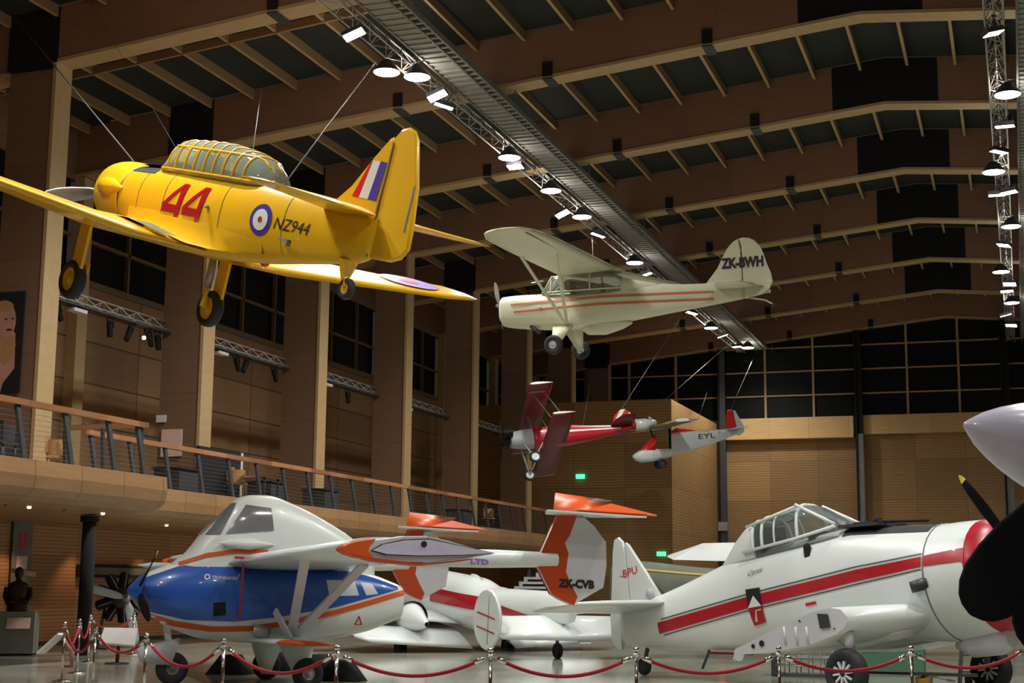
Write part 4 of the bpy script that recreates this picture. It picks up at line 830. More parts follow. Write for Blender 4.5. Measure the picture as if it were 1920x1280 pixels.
for pix, m in (([(399,1130),(422,1128),(423,1153),(400,1155)], 'void'), ([(611,1087),(664,1087),(672,1116),(615,1117)], 'offwhite'), ([(676,1091),(698,1094),(709,1113),(686,1116)], 'offwhite')):
    poly_on(c, b, TB, pix, m, .5)
tr = [c_loc(c, x, y, 1, .5) for x, y in ((673, 1155), (667, 1171), (680, 1171))]
for i in range(3):
    p, q = tr[i], tr[(i+1) % 3]; b.bar((p.x, TB.y(p.x, p.z) + .012, p.z), (q.x, TB.y(q.x, q.z) + .012, q.z), .012, .012, 'bred')
b.build('fuselage_pod', c.o)
b = c.mb(); b.lathe([(0, .015), (.03, .07), (.12, .17), (.22, .27)], (.15, 0, .05), (1, 0, 0), 'blue', 24); b.build('spinner', c.o)
sp = [c_loc(c, 296, 1034, 0, .30), c_loc(c, 281, 1162, 0, .30)]
for p in sp:
    d = Vector((0, p.y, p.z - .05)); b = c.mb(); blade(b, (.30, 0, .05), (1, 0, 0), d, d.length, .17, 'blade', 'ytip' if p is sp[0] else None, .6, th=.25, droot=.3); b.build('propeller_blade', c.o)
TC = Body([(.74,.18,.46,.2,2.3),(.95,.30,.64,.2,2.5,.3),(1.15,.36,.92,.2,2.7,.35),(1.40,.39,1.20,.2,2.8,.4),(1.62,.40,1.45,.2,2.8,.45),(1.85,.41,1.53,.2,2.7,.45),(2.1,.41,1.54,.2,2.7,.45),(2.5,.39,1.43,.2,2.7,.45),(3.3,.33,1.06,.2,2.6,.45),(3.5,.29,.93,.2,2.4,.4),(3.8,.16,.60,.2,2.2,.35)])
b = c.mb(); TC.mesh(b, 'white', 40); TC.strip(b, 'orange', [(.73,.45),(1.18,.63),(1.63,.71),(2.07,.72)], [(.73,.40),(1.18,.57),(1.63,.65),(2.07,.66)], .82, 2.07, 1, .012, 24, 2)
o = b.build('cockpit_hopper', c.o)
M['pane'] = mat('grey_window_perspex', (0.20, 0.20, 0.21), .12, noise=.25, nscale=1.3)
b = c.mb(); poly_on(c, b, TC, [(442,941),(448,941),(414,1001),(378,1001)], 'pane', .38); b.build('windscreen', c.o)
b = c.mb(); poly_on(c, b, TC, [(464,945),(511,952),(513,994),(424,1000)], 'pane', .38); b.build('side_window', c.o)
b = c.mb(); b.lathe([(0, .01), (.15, .07), (.45, .09), (.8, .01)], (1.35, .42, .78), (1, 0, .02), 'white', 14); b.build('mirror_fairing', c.o); b = c.mb(); b.lathe([(0, .01), (.2, .05), (.6, .05), (.8, .01)], (.35, -.5, .42), (1, 0, .02), 'white', 12); b.build('mirror_fairing', c.o)
bx0, bx1 = c_loc(c, 457, 1047, 1, 1.0), c_loc(c, 449, 1162, 1, .62)
b = c.mb(); b.bar((bx0.x, 1.0, bx0.z), (bx1.x, .62, bx1.z), .035, .02, 'red'); b.bar((bx0.x - .13, 1.0, bx0.z + .01), (bx0.x + .13, 1.0, bx0.z + .01), .03, .03, 'red', up=(0, 1, 0)); b.build('red_warning_ribbon', c.o)
b = c.mb(); b.lathe([(-.12, .085), (.1, .1), (.1, .07), (-.05, .05)], (2.02, .62, -.46), (.9, .35, -.1), 'steel', 16); b.lathe([(.05, .065), (.06, .001)], (2.02, .62, -.46), (.9, .35, -.1), 'void', 12); b.build('exhaust_pipe', c.o)
BM = 3.2
for sd in (1, -1):
    b = c.mb(); wing(b, [(sd*.25, 1.5, 1.85, .50, .95), (sd*1.5, 1.56, 1.75, .54, .95), (sd*3.4, 1.6, 1.72, .58, .95), (sd*5.8, 1.66, 1.66, .63, .95)], 'white')
    w_ = b.build('wing', c.o)
    tp = [(1.60,.60),(1.72,.66),(1.97,.72),(2.3,.78),(2.6,.80),(2.85,.765),(3.1,.71),(3.45,.64),(3.1,.57),(2.6,.49),(2.2,.485),(1.9,.515),(1.66,.56)]
    b = c.mb(); b.prism(tp, 1, sd*5.86, .26, 'offwhite', .05); b.prism([(1.58,.605),(1.62,.645),(1.72,.68),(1.84,.705),(1.97,.73),(1.90,.66),(1.89,.58),(1.97,.498),(1.80,.51),(1.66,.545),(1.60,.575)], 1, sd*5.86, .31, 'orange', .03)
    tip = b.build('wing_tip', w_)
    if sd > 0:
        b = c.mb(); inn = [(1.93,.60),(2.05,.67),(2.3,.73),(2.6,.755),(3.0,.70),(3.4,.645),(3.0,.605),(2.5,.57),(2.1,.565)]
        b.prism([((p[0]-2.6)*1.03+2.6, (p[1]-.65)*1.12+.65) for p in inn], 1, 6.0, .02, 'black'); b.prism(inn, 1, 6.015, .02, 'ice'); b.lathe([(0, .035), (.015, .035)], (2.53, 6.02, .70), (0, 1, 0), 'black', 16, True); b.build('tip_face', tip)
        b = c.mb(); q = [(1.66,.55),(1.95,.51),(2.6,.48),(3.2,.575),(3.0,.53),(2.5,.455),(2.0,.475)]; b.strip = None; b.prism(q, 1, 5.88, .30, 'dorange'); b.build('tip_stripe', tip)
    # lower stub wing with orange tip, struts
    b = c.mb(); wing(b, [(sd*.45, 1.85, .85, -.60, .8), (sd*1.6, 1.98, .80, -.58, .8)], 'white'); wing(b, [(sd*1.6, 1.98, .80, -.58, .8), (sd*2.1, 2.02, .76, -.57, .8), (sd*2.35, 2.2, .45, -.57, .5)], 'orange'); b.build('stub_wing', c.o)
    for u, v in (((2.45, sd*.6, -.50), (1.98, sd*2.9, .55)), ((2.5, sd*.6, -.50), (2.85, sd*2.7, .52)), ((2.35, sd*1.0, -.55), (2.15, sd*.75, -.15))):
        b = c.mb(); b.bar(u, v, .13, .04, 'offwhite', up=(0, -1, 1)); b.build('wing_strut', c.o)
    b = c.mb(); b.rings([[(2.2, sd*.7, -.55), (2.7, sd*.7, -.55), (2.7, sd*.95, -.6), (2.2, sd*.95, -.6)], [(2.45, sd*1.1, -1.12), (2.6, sd*1.1, -1.12), (2.6, sd*1.15, -1.14), (2.45, sd*1.15, -1.14)]], 'white'); b.build('landing_gear_leg', c.o)
    wheel(c.fn, c.o, (2.56, sd*1.24, -1.0), .222, .17, hm='lgrey', hub=.42)
    # boom, fin, T-shaped tailplane
    b = c.mb(); b.lathe([(0, .05), (.3, .12), (1.6, .125), (2.55, .10)], (2.9, sd*BM, .62), (1, 0, .035), 'white', 18)
    if sd > 0: put_text(b, 'LTD', 'lilac', lambda u, v: (4.14 + .26*u, BM + .126, .58 + .08*v), .05)
    b.build('tail_boom', c.o)
    fp = [(5.42,1.31),(5.20,.80),(5.13,.64),(5.22,.50),(5.38,.24),(5.52,.17),(5.72,.10),(6.18,.36),(6.22,.66),(6.20,1.0),(6.02,1.20),(5.84,1.33)]
    b = c.mb(); b.prism(fp, 1, sd*BM, .09, 'offwhite', .03)
    fo = [(5.42,1.32),(5.20,.80),(5.13,.64),(5.22,.50),(5.38,.24),(5.52,.17),(5.72,.10),(5.77,.22),(5.66,.40),(5.58,.55),(5.61,.80),(5.55,.95),(5.62,1.05),(5.72,1.33)]
    for s2 in (1, -1): b.add([(a, sd*BM + s2*.052, z) for a, z in fo], [tuple(range(len(fo)))], 'dorange')
    if sd > 0: put_text(b, 'ZK-CVB', 'black', lambda u, v: (5.47 + .55*u, sd*BM + .056, .335 + .12*v - .0*u), .06)
    b.build('fin', c.o)
    b = c.mb(); P = [c_loc(c, x, y, 2, 1.335) for x, y in ((1045, 966), (1118, 966))]
    # outer half (white underside, orange top at the tip) and inner half (orange, tilted up)
    yo = sd*BM
    b.rings([[(5.30, yo - .1, 1.33), (6.05, yo - .1, 1.33), (6.05, yo - .1, 1.37), (5.30, yo - .1, 1.37)], [(5.05, yo + .55, 1.33), (6.55, yo + .55, 1.33), (6.55, yo + .55, 1.355), (5.05, yo + .55, 1.355)]], 'white')
    b.rings([[(5.5, yo, 1.372), (6.25, yo, 1.372), (6.25, yo, 1.39), (5.5, yo, 1.39)], [(5.55, yo + .5, 1.372), (6.56, yo + .55, 1.372), (6.56, yo + .55, 1.385), (5.55, yo + .5, 1.385)]], 'orange')
    b.rings([[(5.38, yo, 1.35), (6.05, yo, 1.35), (6.05, yo, 1.40), (5.38, yo, 1.40)], [(5.52, yo - .25, 1.63), (6.42, yo - .25, 1.58), (6.42, yo - .27, 1.605), (5.52, yo - .27, 1.655)]], 'orange')
    b.rings([[(5.75, yo + .12, 1.37), (6.2, yo + .15, 1.50), (6.70, yo + .55, 1.36), (5.9, yo + .5, 1.365)], [(5.75, yo + .10, 1.39), (6.2, yo + .13, 1.53), (6.72, yo + .53, 1.385), (5.9, yo + .48, 1.385)]], 'orange')
    b.build('tailplane', c.o)
b = c.mb(); b.bar((.75, 0, -.40), (.85, 0, -.95), .09, .09, 'white'); b.rings([[(.35, -.1, -.75), (.95, -.1, -.6), (.95, .1, -.6), (.35, .1, -.75)], [(.45, -.1, -.98), (.85, -.1, -.98), (.85, .1, -.98), (.45, .1, -.98)]], 'offwhite'); b.build('nose_gear_leg', c.o)
wheel(c.fn, c.o, (.88, 0, -1.03), .235, .16, hm='dgrey', hub=.42, name='nose_wheel')
# ---------------------------------------------------------------- white and red agricultural plane (right)
C_ = Craft('agricultural_aircraft', (-.09, 24.27, 2.315), -.5769, .1667, -.0077, 1.0, 'white radial-engined farm plane with red side stripe and Ceres script, missing its outer wings', 'aeroplane')
c = C_
GB = Body([(.0,.56,.22,-.92,2,-.35),(.08,.70,.38,-1.08,2,-.35),(.3,.82,.50,-1.20,2,-.35),(.7,.87,.56,-1.26,2,-.35),(1.15,.86,.60,-1.26,2,-.33),(1.8,.74,.70,-1.16,2.1,-.25),(2.6,.64,.82,-1.0,2.3,-.12),(3.2,.60,.90,-.95,2.4,-.1),(4.5,.56,.90,-.93,2.4,-.1),(5.4,.50,.88,-.88,2.4,-.05),(6.2,.42,.76,-.76,2.3,0),(7.2,.32,.60,-.60,2.2,0),(7.8,.25,.52,-.50,2.2,0),(8.6,.14,.44,-.36,2,0),(9.0,.05,.38,-.28,2,0)])
b = c.mb(); GB.mesh(b, 'white', 60, 1.12)
st = [(1.1,.055),(2.6,.10),(5.1,.06),(7.72,-.02)]; sb = [(1.1,-.10),(2.6,-.09),(5.1,-.135),(7.72,-.23)]
for sd in (1, -1):
    GB.strip(b, 'red', st, sb, 1.16, 7.72, sd, .012, 60, 3)
    GB.strip(b, 'anthracite', [(a, z + .055) for a, z in st], [(a, z + .035) for a, z in st], 1.16, 7.6, sd, .012, 60, 1); GB.strip(b, 'anthracite', [(a, z - .035) for a, z in sb], [(a, z - .055) for a, z in sb], 1.16, 7.6, sd, .012, 60, 1)
    GB.strip(b, 'anthracite', [(a, GB.g(a)[1] - .012) for a in (1.2, 2, 2.8)], [(1.2, .47), (2.0, .60), (2.8, .72)], 1.2, 2.95, sd, .01, 30, 4)
# flag emblem
def gy(a, z, e=.02): return (a, -(GB.y(a, z) + e), z)
def patch(q, m, e): b.rings([[gy(q[0][0] + (q[1][0]-q[0][0])*j/4, 0, 0)[0:1] and gy(*[(q[0][k] + (q[1][k]-q[0][k])*j/4)*(1-i/4) + (q[3][k] + (q[2][k]-q[3][k])*j/4)*i/4 for k in (0, 1)], e) for j in range(5)] for i in range(5)], m, False, True, False)
patch([(5.14,.19),(4.78,.17),(4.78,-.15),(5.12,-.14)], 'void', .02); patch([(5.12,-.14),(4.78,-.15),(4.76,-.44),(5.06,-.46)], 'red', .02); patch([(4.96,.05),(4.95,.05),(4.78,-.15),(5.12,-.14)], 'white', .026)
patch([(4.94,-.2),(4.92,-.2),(4.94,-.4),(5.0,-.4)], 'pink', .027); patch([(4.94,-.2),(4.8,-.2),(4.8,-.22),(4.94,-.22)], 'pink', .027)
w0, w1 = c_loc(c, 1398, 1080, 1, -.55), c_loc(c, 1426, 1064, 1, -.55)
put_text(b, 'Ceres', 'anthracite', lambda u, v: gy(w0.x + (w1.x - w0.x)*u, w0.z + (w1.z - w0.z)*v + .03*u), .0, .5)
p = c_loc(c, 1520, 1131, 1, -.6); patch([(p.x+.12, p.z+.02), (p.x-.12, p.z+.02), (p.x-.12, p.z-.03), (p.x+.12, p.z-.03)], 'bred', .02)
b.build('fuselage', c.o)
b = c.mb(); b.rings([GB.ring(x) for x in [.42, .45, .55, .7, .8, .95, 1.1, 1.13]], 'white', False); b.rings([GB.ring(x) for x in [0, .03, .06, .1, .16, .22, .28, .35, .42]], 'red', False); b.rings([GB.ring(0), [(.15, y*.9, -.35 + (z+.35)*.9) for a, y, z in GB.ring(0)], [(.3, y*.2, -.35 + (z+.35)*.2) for a, y, z in GB.ring(0)]], 'void')
for sd in (1, -1): GB.strip(b, 'red', [(.3,.06),(.45,.06),(1.13,.06)], [(.3,-.3),(.45,-.14),(1.13,-.10)], .4, 1.12, sd, .012, 16, 3)
b.tube([(1.14, y*1.003, z) for a, y, z in GB.ring(1.14)] + [(1.14, GB.ring(1.14)[0][1], GB.ring(1.14)[0][2])], .014, 'dgrey', 4, False); b.build('cowling', c.o)
b = c.mb(); b.lathe([(0, .16), (.2, .24), (.7, .22), (1.0, .05)], (.35, 0, -1.30), (1, 0, 0), 'offwhite', 16, True); b.build('oil_cooler_scoop', c.o)
b = c.mb(); b.tube([(1.12, -.80, -.36), (1.34, -.94, -.40)], [.10, .09], 'anthracite', 10); b.build('exhaust_pipe', c.o)
b = c.mb(); b.lathe([(-.25, .05), (-.15, .12), (.1, .13), (.3, .2)], (0, 0, -.18), (1, 0, 0), 'steel', 14, True); b.build('propeller_hub', c.o)
d0 = Vector((0, -1.24, 1.21)).normalized(); d90 = Vector((0, -d0.z, d0.y))
for k in range(3):
    t = 2*math.pi*k/3; d = d0*math.cos(t) + d90*math.sin(t); b = c.mb(); blade(b, (-.08, 0, -.18), (1, 0, 0), d, 1.74, .17, 'blade', 'ytip', .8, th=.2); b.build('propeller_blade', c.o)
# cockpit
GC = Body([(3.02,.40,.94,.7,3,.75),(3.35,.42,1.18,.7,3,.75),(3.74,.42,1.43,.7,3,.75),(3.92,.42,1.47,.7,3,.75),(4.45,.41,1.44,.7,3,.75),(5.15,.38,1.36,.7,3,.75),(5.42,.34,1.24,.7,2.6,.75),(5.9,.22,.84,.7,2.4,.72)])
b = c.mb(); GC.mesh(b, 'gclear', 24, 3.02, 4.95, False); o = b.build('cockpit_glazing', c.o)
b = c.mb(); GC.mesh(b, 'white', 16, 4.92, 5.9, True)
b.rings([[q for q in GC.ring(x) if q[2] > GC.g(x)[1] - .09] for x in [3.95, 4.2, 4.5, 4.9]], 'white', False, True, False)
for a_, r_ in ((3.88, .035), (4.42, .02), (4.72, .035), (4.95, .035)): hoop(b, GC, a_, .86, r_, 'white', .0)
for sd in (1, -1):
    b.tube([(3.05, sd*.40, .95), (3.88, sd*.36, 1.46)], .03, 'white', 6); b.tube([(3.05, sd*.42, .92), (3.9, sd*.44, .87), (5.2, sd*.41, .86)], .03, 'white', 6); b.tube([(3.9, sd*.37, 1.42), (5.1, sd*.33, 1.30)], .028, 'white', 6)
b.build('cockpit_frame', c.o)
b = c.mb(); b.box((4.75, -.3, .5), (4.85, .3, 1.25), 'void'); b.box((4.3, -.28, .5), (4.8, .28, .8), 'void'); b.box((3.6, -.3, .7), (3.75, .3, .95), 'void'); b.build('seat', c.o)
b = c.mb(); b.bar((2.2, 0, .80), (3.0, 0, .90), .8, .05, 'anthracite'); b.tube([(2.3, -.2, .86), (1.4, -.1, .70)], .025, 'void', 6); b.tube([(2.75, -.3, .90), (2.2, .1, .86)], .03, 'void', 6); b.sphere((2.45, -.05, .90), .08, 'void', 10); b.build('hopper_lid', c.o)
p = c_loc(c, 1506, 1031, 1, -.58); b = c.mb(); b.box((p.x - .06, -(GB.y(p.x, p.z) + .05), p.z - .14), (p.x + .06, -(GB.y(p.x, p.z) - .05), p.z + .02), 'void'); b.sphere((p.x, -(GB.y(p.x, p.z) + .02), p.z + .04), .085, 'void', 10, (1, .4, 1)); b.build('hopper_vent', c.o)
# fin, rudder, tailplane
b = c.mb(); b.prism([(7.76,.45),(8.1,.97),(8.56,1.66),(8.62,1.70),(8.64,.9),(8.64,.36)], 1, 0, .08, 'white', .04)
b.build('fin', c.o)
b = c.mb(); b.prism([(8.66,.42),(8.66,1.5),(8.70,1.74),(8.80,1.84),(8.92,1.82),(9.0,1.6),(9.12,1.0),(9.28,.3),(9.32,-.15),(9.2,-.33),(9.05,-.36),(8.98,.3)], 1, 0, .08, 'white', .03)
put_text(b, '-BPU', 'bred', lambda u, v: (8.85 - .5*u, -.052, 1.0 + .04*u + .15*v), .0); b.build('rudder', c.o)
b = c.mb(); b.sphere((8.05, 0, .58), .13, 'lgrey', 10); b.build('beacon_fairing', c.o)
for sd in (1, -1):
    b = c.mb(); wing(b, [(sd*.05, 7.45, 1.5, .33, .8), (sd*1.4, 7.75, 1.25, .35, .8), (sd*2.1, 8.0, 1.0, .36, .7), (sd*2.35, 8.35, .55, .36, .5)], 'white'); b.build('tailplane', c.o)
# wing centre section
we = [(4.10,-.94),(3.85,-.89),(3.2,-.74),(2.5,-.62),(2.1,-.60),(1.9,-.66),(1.79,-.80),(1.86,-.93),(2.05,-1.01),(2.6,-1.10),(3.3,-1.11),(4.05,-1.06)]
for sd in (1, -1):
    b = c.mb(); b.rings([[(1.15 + (a-1.79)*1.25, sd*.4, z) for a, z in we], [(1.35 + (a-1.79)*1.18, sd*1.0, z) for a, z in we], [(a, sd*2.0, z) for a, z in we]], 'white', True); w_ = b.build('wing_centre_section', c.o)
    b = c.mb()
    if sd < 0:
        b.add([(a, -2.004, z) for a, z in we], [tuple(range(len(we)))], 'offwhite')
        q = [c_loc(c, x, y, 1, -2.0) for x, y in ((1534, 1150), (1553, 1151), (1558, 1176), (1540, 1178))]; b.prism([(v.x, v.z) for v in q], 1, -2.02, .02, 'anthracite'); b.prism([(q[0].x - .03, q[0].z - .02), (q[1].x + .03, q[1].z - .03), (q[2].x + .03, q[2].z + .03), (q[3].x - .03, q[3].z + .04)], 1, -2.015, .02, 'dgrey')
        for x, y, r0 in ((1413, 1211, .035), (1429, 1206, .05), (1500, 1164, .015), (1565, 1178, .012)):
            v = c_loc(c, x, y, 1, -2.0); b.lathe([(0, r0), (-.015, r0)], (v.x, -2.005, v.z), (0, 1, 0), 'black', 14, True)
        for x in (1470, 1492, 1512): u, v = c_loc(c, x, 1175, 1, -2), c_loc(c, x + 4, 1208, 1, -2); b.tube([(u.x, -2.0, u.z), (v.x, -2.0, v.z)], .025, 'offwhite', 6)
        b.lathe([(0, .11), (.04, .11)], (4.12, -2.0, -1.05), (0, 1, 0), 'offwhite', 14, True); b.tube([(4.1, -1.95, -1.05), (4.5, -1.7, -1.08)], .04, 'offwhite', 6); b.build('wing_end_plate', w_)
    b = c.mb(); b.tube([(1.95, sd*1.8, -.95), (2.02, sd*1.8, -1.3)], [.075, .065], 'offwhite', 10); b.tube([(1.98, sd*1.78, -1.2), (2.05, sd*1.72, -1.56)], .055, 'dgrey', 8); b.tube([(2.4, sd*1.65, -1.0), (2.0, sd*1.78, -1.35)], .03, 'offwhite', 6); b.build('landing_gear_leg', c.o)
    wheel(c.fn, c.o, (2.08, sd*1.86, -1.60), .38, .24, hm='rubber', hub=.55, spokes=10)
b = c.mb(); b.tube([(8.35, 0, -.42), (8.5, 0, -.70)], .04, 'anthracite', 8); b.tube([(6.6, -.1, -.66), (6.85, -.1, -.98)], .025, 'anthracite', 6); b.build('tail_gear_leg', c.o)
wheel(c.fn, c.o, (8.5, 0, -.74), .17, .11, hm='anthracite', hub=.5, name='tail_wheel')
b = c.mb(); b.bar((6.5, -.2, -.74), (5.4, -.3, -.9), .1, .04, 'maroon'); b.build('belly_strip', c.o)
# ---------------------------------------------------------------- white and red twin-finned transport behind
L_ = Craft('twin_finned_aircraft', (-16.67, 40.657, 1.52), math.radians(136.07), math.radians(4.92), 0, .62, 'white twin-finned aeroplane with a broad red arrow on its side, seen from behind', 'aeroplane')
c = L_
LB = Body([(-1.2,.3,.4,-.4,2),(0,.9,1.0,-.9,2.2),(2,1.1,1.2,-1.1,2.3),(6.3,1.1,1.2,-1.1,2.3),(8.3,1.0,.90,-1.0,2.2),(9.0,.95,.95,-.9,2.2),(11,.7,1.08,-.6,2.1),(13,.42,1.18,-.2,2),(14.8,.15,1.0,.2,2)])
b = c.mb(); LB.mesh(b, 'white', 50)
for sd in (1, -1): LB.strip(b, 'red', [(5.0,.55),(8.6,.55),(12.9,.12)], [(5.0,-.05),(8.6,.0),(12.9,.08)], 4.0, 12.9, sd, .02, 40, 4)
b.build('fuselage', c.o)
b = c.mb(); b.rings([[(5.6, .0, 1.15), (7.0, 0, 1.15), (7.0, .05, 1.15), (5.6, .05, 1.15)], [(5.9, 0, 1.3), (6.3, 0, 1.3), (6.3, .05, 1.3), (5.9, .05, 1.3)]], 'white'); b.build('roof_aerial', c.o)
for sd in (1, -1):
    b = c.mb(); wing(b, [(sd*.8, 3.0, 3.9, -.75, .9), (sd*3.0, 3.3, 3.2, -.6, .9), (sd*7.2, 4.3, 1.8, -.2, .8), (sd*8.0, 4.8, 1.0, -.1, .5)], 'white'); b.build('wing', c.o)
    b = c.mb(); b.lathe([(0, .6), (.3, .95), (2.0, 1.0), (4.4, .85), (6.6, .1)], (1.2, sd*2.9, -.45), (1, 0, -.03), 'white', 22); b.lathe([(2.6, 1.0), (3.4, .96), (4.4, .875), (5.0, .76)], (1.2, sd*2.9, -.45), (1, 0, -.03), 'dgrey', 22); b.build('engine_nacelle', c.o)
    b = c.mb(); wing(b, [(sd*1.0, 6.4, 2.0, -1.25, .6), (sd*5.3, 6.0, 1.9, -1.05, .6), (sd*5.9, 6.5, 1.0, -1.03, .4)], 'white', inc=.28); b.build('flap', c.o)
    b = c.mb(); n = 20
    b.prism([(13.75 + 1.15*math.cos(t), .20 + 1.15*math.sin(t)) for t in [2*math.pi*k/n for k in range(n)]], 1, sd*3.1, .14, 'white', .06)
    for z_ in (.35, -.18):
        for s2 in (1, -1): b.bar((13.0, sd*3.1 + s2*.08, z_ + .06), (14.5, sd*3.1 + s2*.08, z_ - .06), .01, .05, 'red')
    f_ = b.build('fin', c.o)
    b = c.mb(); b.tube([(13.95, sd*3.1 + .08, 1.1), (13.95, sd*3.1 + .08, -.7)], .012, 'dgrey', 4); b.build('rudder_gap', f_)
    b = c.mb(); b.bar((4.4, sd*2.6, -.9), (4.5, sd*2.6, -2.0), .22, .22, 'dgrey'); b.build('landing_gear_leg', c.o)
    wheel(c.fn, c.o, (4.5, sd*2.6, -1.95), .45, .3, hm='dgrey', hub=.4)
b = c.mb(); wing(b, [(-3.1, 13.1, 2.0, -.02, .7), (0, 12.9, 2.3, -.04, .8), (3.1, 13.1, 2.0, -.02, .7)], 'white', inc=.30); b.bar((14.3, -.35, -.1), (15.2, -.35, -.55), .5, .05, 'offwhite', up=(0, 0, 1)); b.build('tailplane', c.o)
b = c.mb(); b.tube([(13.5, 0, .0), (13.7, 0, -.9)], .07, 'dgrey', 8); b.build('tail_gear_leg', c.o)
wheel(c.fn, c.o, (13.7, 0, -1.0), .3, .22, hm='anthracite', hub=.4, name='tail_wheel')
# ================================================================== FOREGROUND PROPELLER, ROPES, SMALL THINGS
r = empty('foreground_propeller'); 
FYD = 10.5
tip = at(1807, 795, 1, FYD); q1 = at(1920, 748, 1, FYD + .1); q2 = at(1920, 905, 1, FYD + .1); mid = (q1 + q2)/2
axd = (mid - tip).normalized(); L1 = (mid - tip).length; r1 = (q1 - q2).length/2 * .97
r.location = tip; tag(r, 'huge near black propeller with a pale violet spinner, cut off by the right edge', 'propeller')
b = MB(); prof = [(0, .012), (.012, .03), (L1*.25, r1*.42), (L1*.5, r1*.66), (L1*.75, r1*.85), (L1, r1), (L1*1.5, r1*1.25), (L1*2.0, r1*1.42), (L1*2.6, r1*1.5)]
b.lathe(prof, (0, 0, 0), axd, 'ice', 40, True); b.build('spinner', r)
hub = axd * (L1*2.2); hp = tip + hub
bt_ = at(1826, 1152, 1, FYD) ; d = bt_ - hp
def near_blade(hubp, tipp, wmax, nm='propeller_blade', m='blade'):
    d = (tipp - hubp); L = d.length; d = d.normalized(); e = d.cross(Vector((0, 1, 0))).normalized(); n_ = e.cross(d); rg = []
    for u, cw in ((.12, .4), (.25, .62), (.4, .85), (.55, 1.0), (.7, 1.04), (.82, .98), (.9, .82), (.955, .6), (.985, .36), (1.0, .06)):
        tw = .55*(1-u); w_ = e*math.cos(tw) + n_*math.sin(tw); nn = n_*math.cos(tw) - e*math.sin(tw)
        rg.append([hubp - tip + d*u*L + w_*(cw*wmax/2*math.cos(2*math.pi*k/14)) + nn*(.07*wmax*(1.3-u)*math.sin(2*math.pi*k/14)) for k in range(14)])
    b = MB(); b.rings(rg, m); return b.build(nm, r)
near_blade(hp, at(1819, 1152, 1, FYD), .47)
near_blade(hp + Vector((.05, .1, 0)), at(1942, 1225, 1, FYD + .3), .5)
near_blade(hp, hp + Vector((.9, .3, 1.5)), .42)
b = MB(); b.lathe([(L1*2.5, r1*1.6), (L1*4.0, r1*2.6), (L1*7, r1*3.4), (L1*10, r1*3.4)], (0, 0, 0), axd, 'ice', 36, True); b.build('engine_cowling', r)
# rope barrier
def stanchion():
    r = empty('rope_stanchion'); b = MB(); b.lathe([(0, .16), (.015, .16), (.03, .1), (.05, .03)], (0, 0, 0), (0, 0, 1), 'chrome', 24, True); b.build('base', r)
    b = MB(); b.tube([(0, 0, .04), (0, 0, .92)], .021, 'chrome', 14); b.build('post', r)
    b = MB(); b.lathe([(0, .024), (.01, .045), (.025, .045), (.03, .02), (.045, .02)], (0, 0, .90), (0, 0, 1), 'chrome', 16, True); b.sphere((0, 0, .975), .034, 'chrome', 12); b.build('finial', r)
    return r
s0 = stanchion(); sp_ = []
pts = [((275, 1187), 'first of the near row, left of the nose wheel'), ((420, 1197), 'in front of the blue and white nose'), ((632, 1210), 'in front of the orange stub wing tip'), ((920, 1214), 'in front of the round striped fin'),
       ((1193, 1213), 'below the white tailplane of the farm plane'), ((1460, 1212), 'in front of the cut wing end'), ((1708, 1211), 'beside the yellow bucket'), ((1925, 1203), 'at the right edge of the photo')]
back = [((180, 1175), 'at the rope corner by the balcony column'), ((122, 1166), 'leftmost, beside the tilted white panel'), ((150, 1160), 'second in the queue beyond the tilted panel'), ((170, 1152), 'furthest in the left queue, by the column foot'), ((252, 1147), 'thin, just left of the blue nose')]
first_s = True; near = []
for (xy, lab) in pts + back:
    p = at(xy[0], xy[1], 2, 1.0); o = s0 if first_s else copy_tree(s0); first_s = False; o.location = (p.x, p.y, 0)
    tag(o, 'steel rope stanchion ' + lab, 'stanchion', 'rope barrier stanchions'); near.append(Vector((p.x, p.y, 0)))
def rope(a, b_, sag, lab):
    r = empty('barrier_rope', (a.x, a.y, 0)); tag(r, lab, 'rope', 'red barrier ropes'); d = b_ - a; pts_ = []
    for i in range(17):
        t = i/16; tt = .045 + .91*t; pts_.append((d.x*tt, d.y*tt, .885 - sag*(1-(2*t-1)**2)))
    m_ = MB(); m_.tube(pts_[1:-1], .021, 'rope', 10); m_.build('velvet_rope', r)
    for k in (0, 1):
        m_ = MB(); q = pts_[0:2] if k == 0 else pts_[-2:]; u, v = Vector(q[0]), Vector(q[1]); m_.tube([u, v], [.027, .027], 'chrome', 10)
        e_ = Vector((0, 0, .905)) if k == 0 else Vector((d.x, d.y, .905)); w_ = u if k == 0 else v; n = (w_ - e_).normalized(); m_.tube([e_ + n*.045, w_], .01, 'chrome', 6); m_.build('end_fitting', r)
RL = ['under the blue and white nose', 'in front of the twin-boom main wheels', 'between the twin-boom aeroplane and the round striped fin', 'in front of the white twin-finned aeroplane tail', 'under the rear of the farm plane', 'across the farm plane main wheel', 'past the yellow bucket to the right edge']
for i in range(7): rope(near[i], near[i+1], [.27,.24,.20,.2,.18,.17,.18][i], 'red velvet rope ' + RL[i])
rope(near[8], near[0], .2, 'red velvet rope from the corner stanchion to the near row')
rope(near[9], near[8], .32, 'red velvet rope hanging deep beside the tilted white panel')
rope(near[9], near[10], .3, 'red velvet rope between the two leftmost stanchions'); rope(near[10], near[11], .3, 'red velvet rope running up to the balcony column foot'); rope(near[11], near[12], .25, 'red velvet rope right in front of the radial engine')
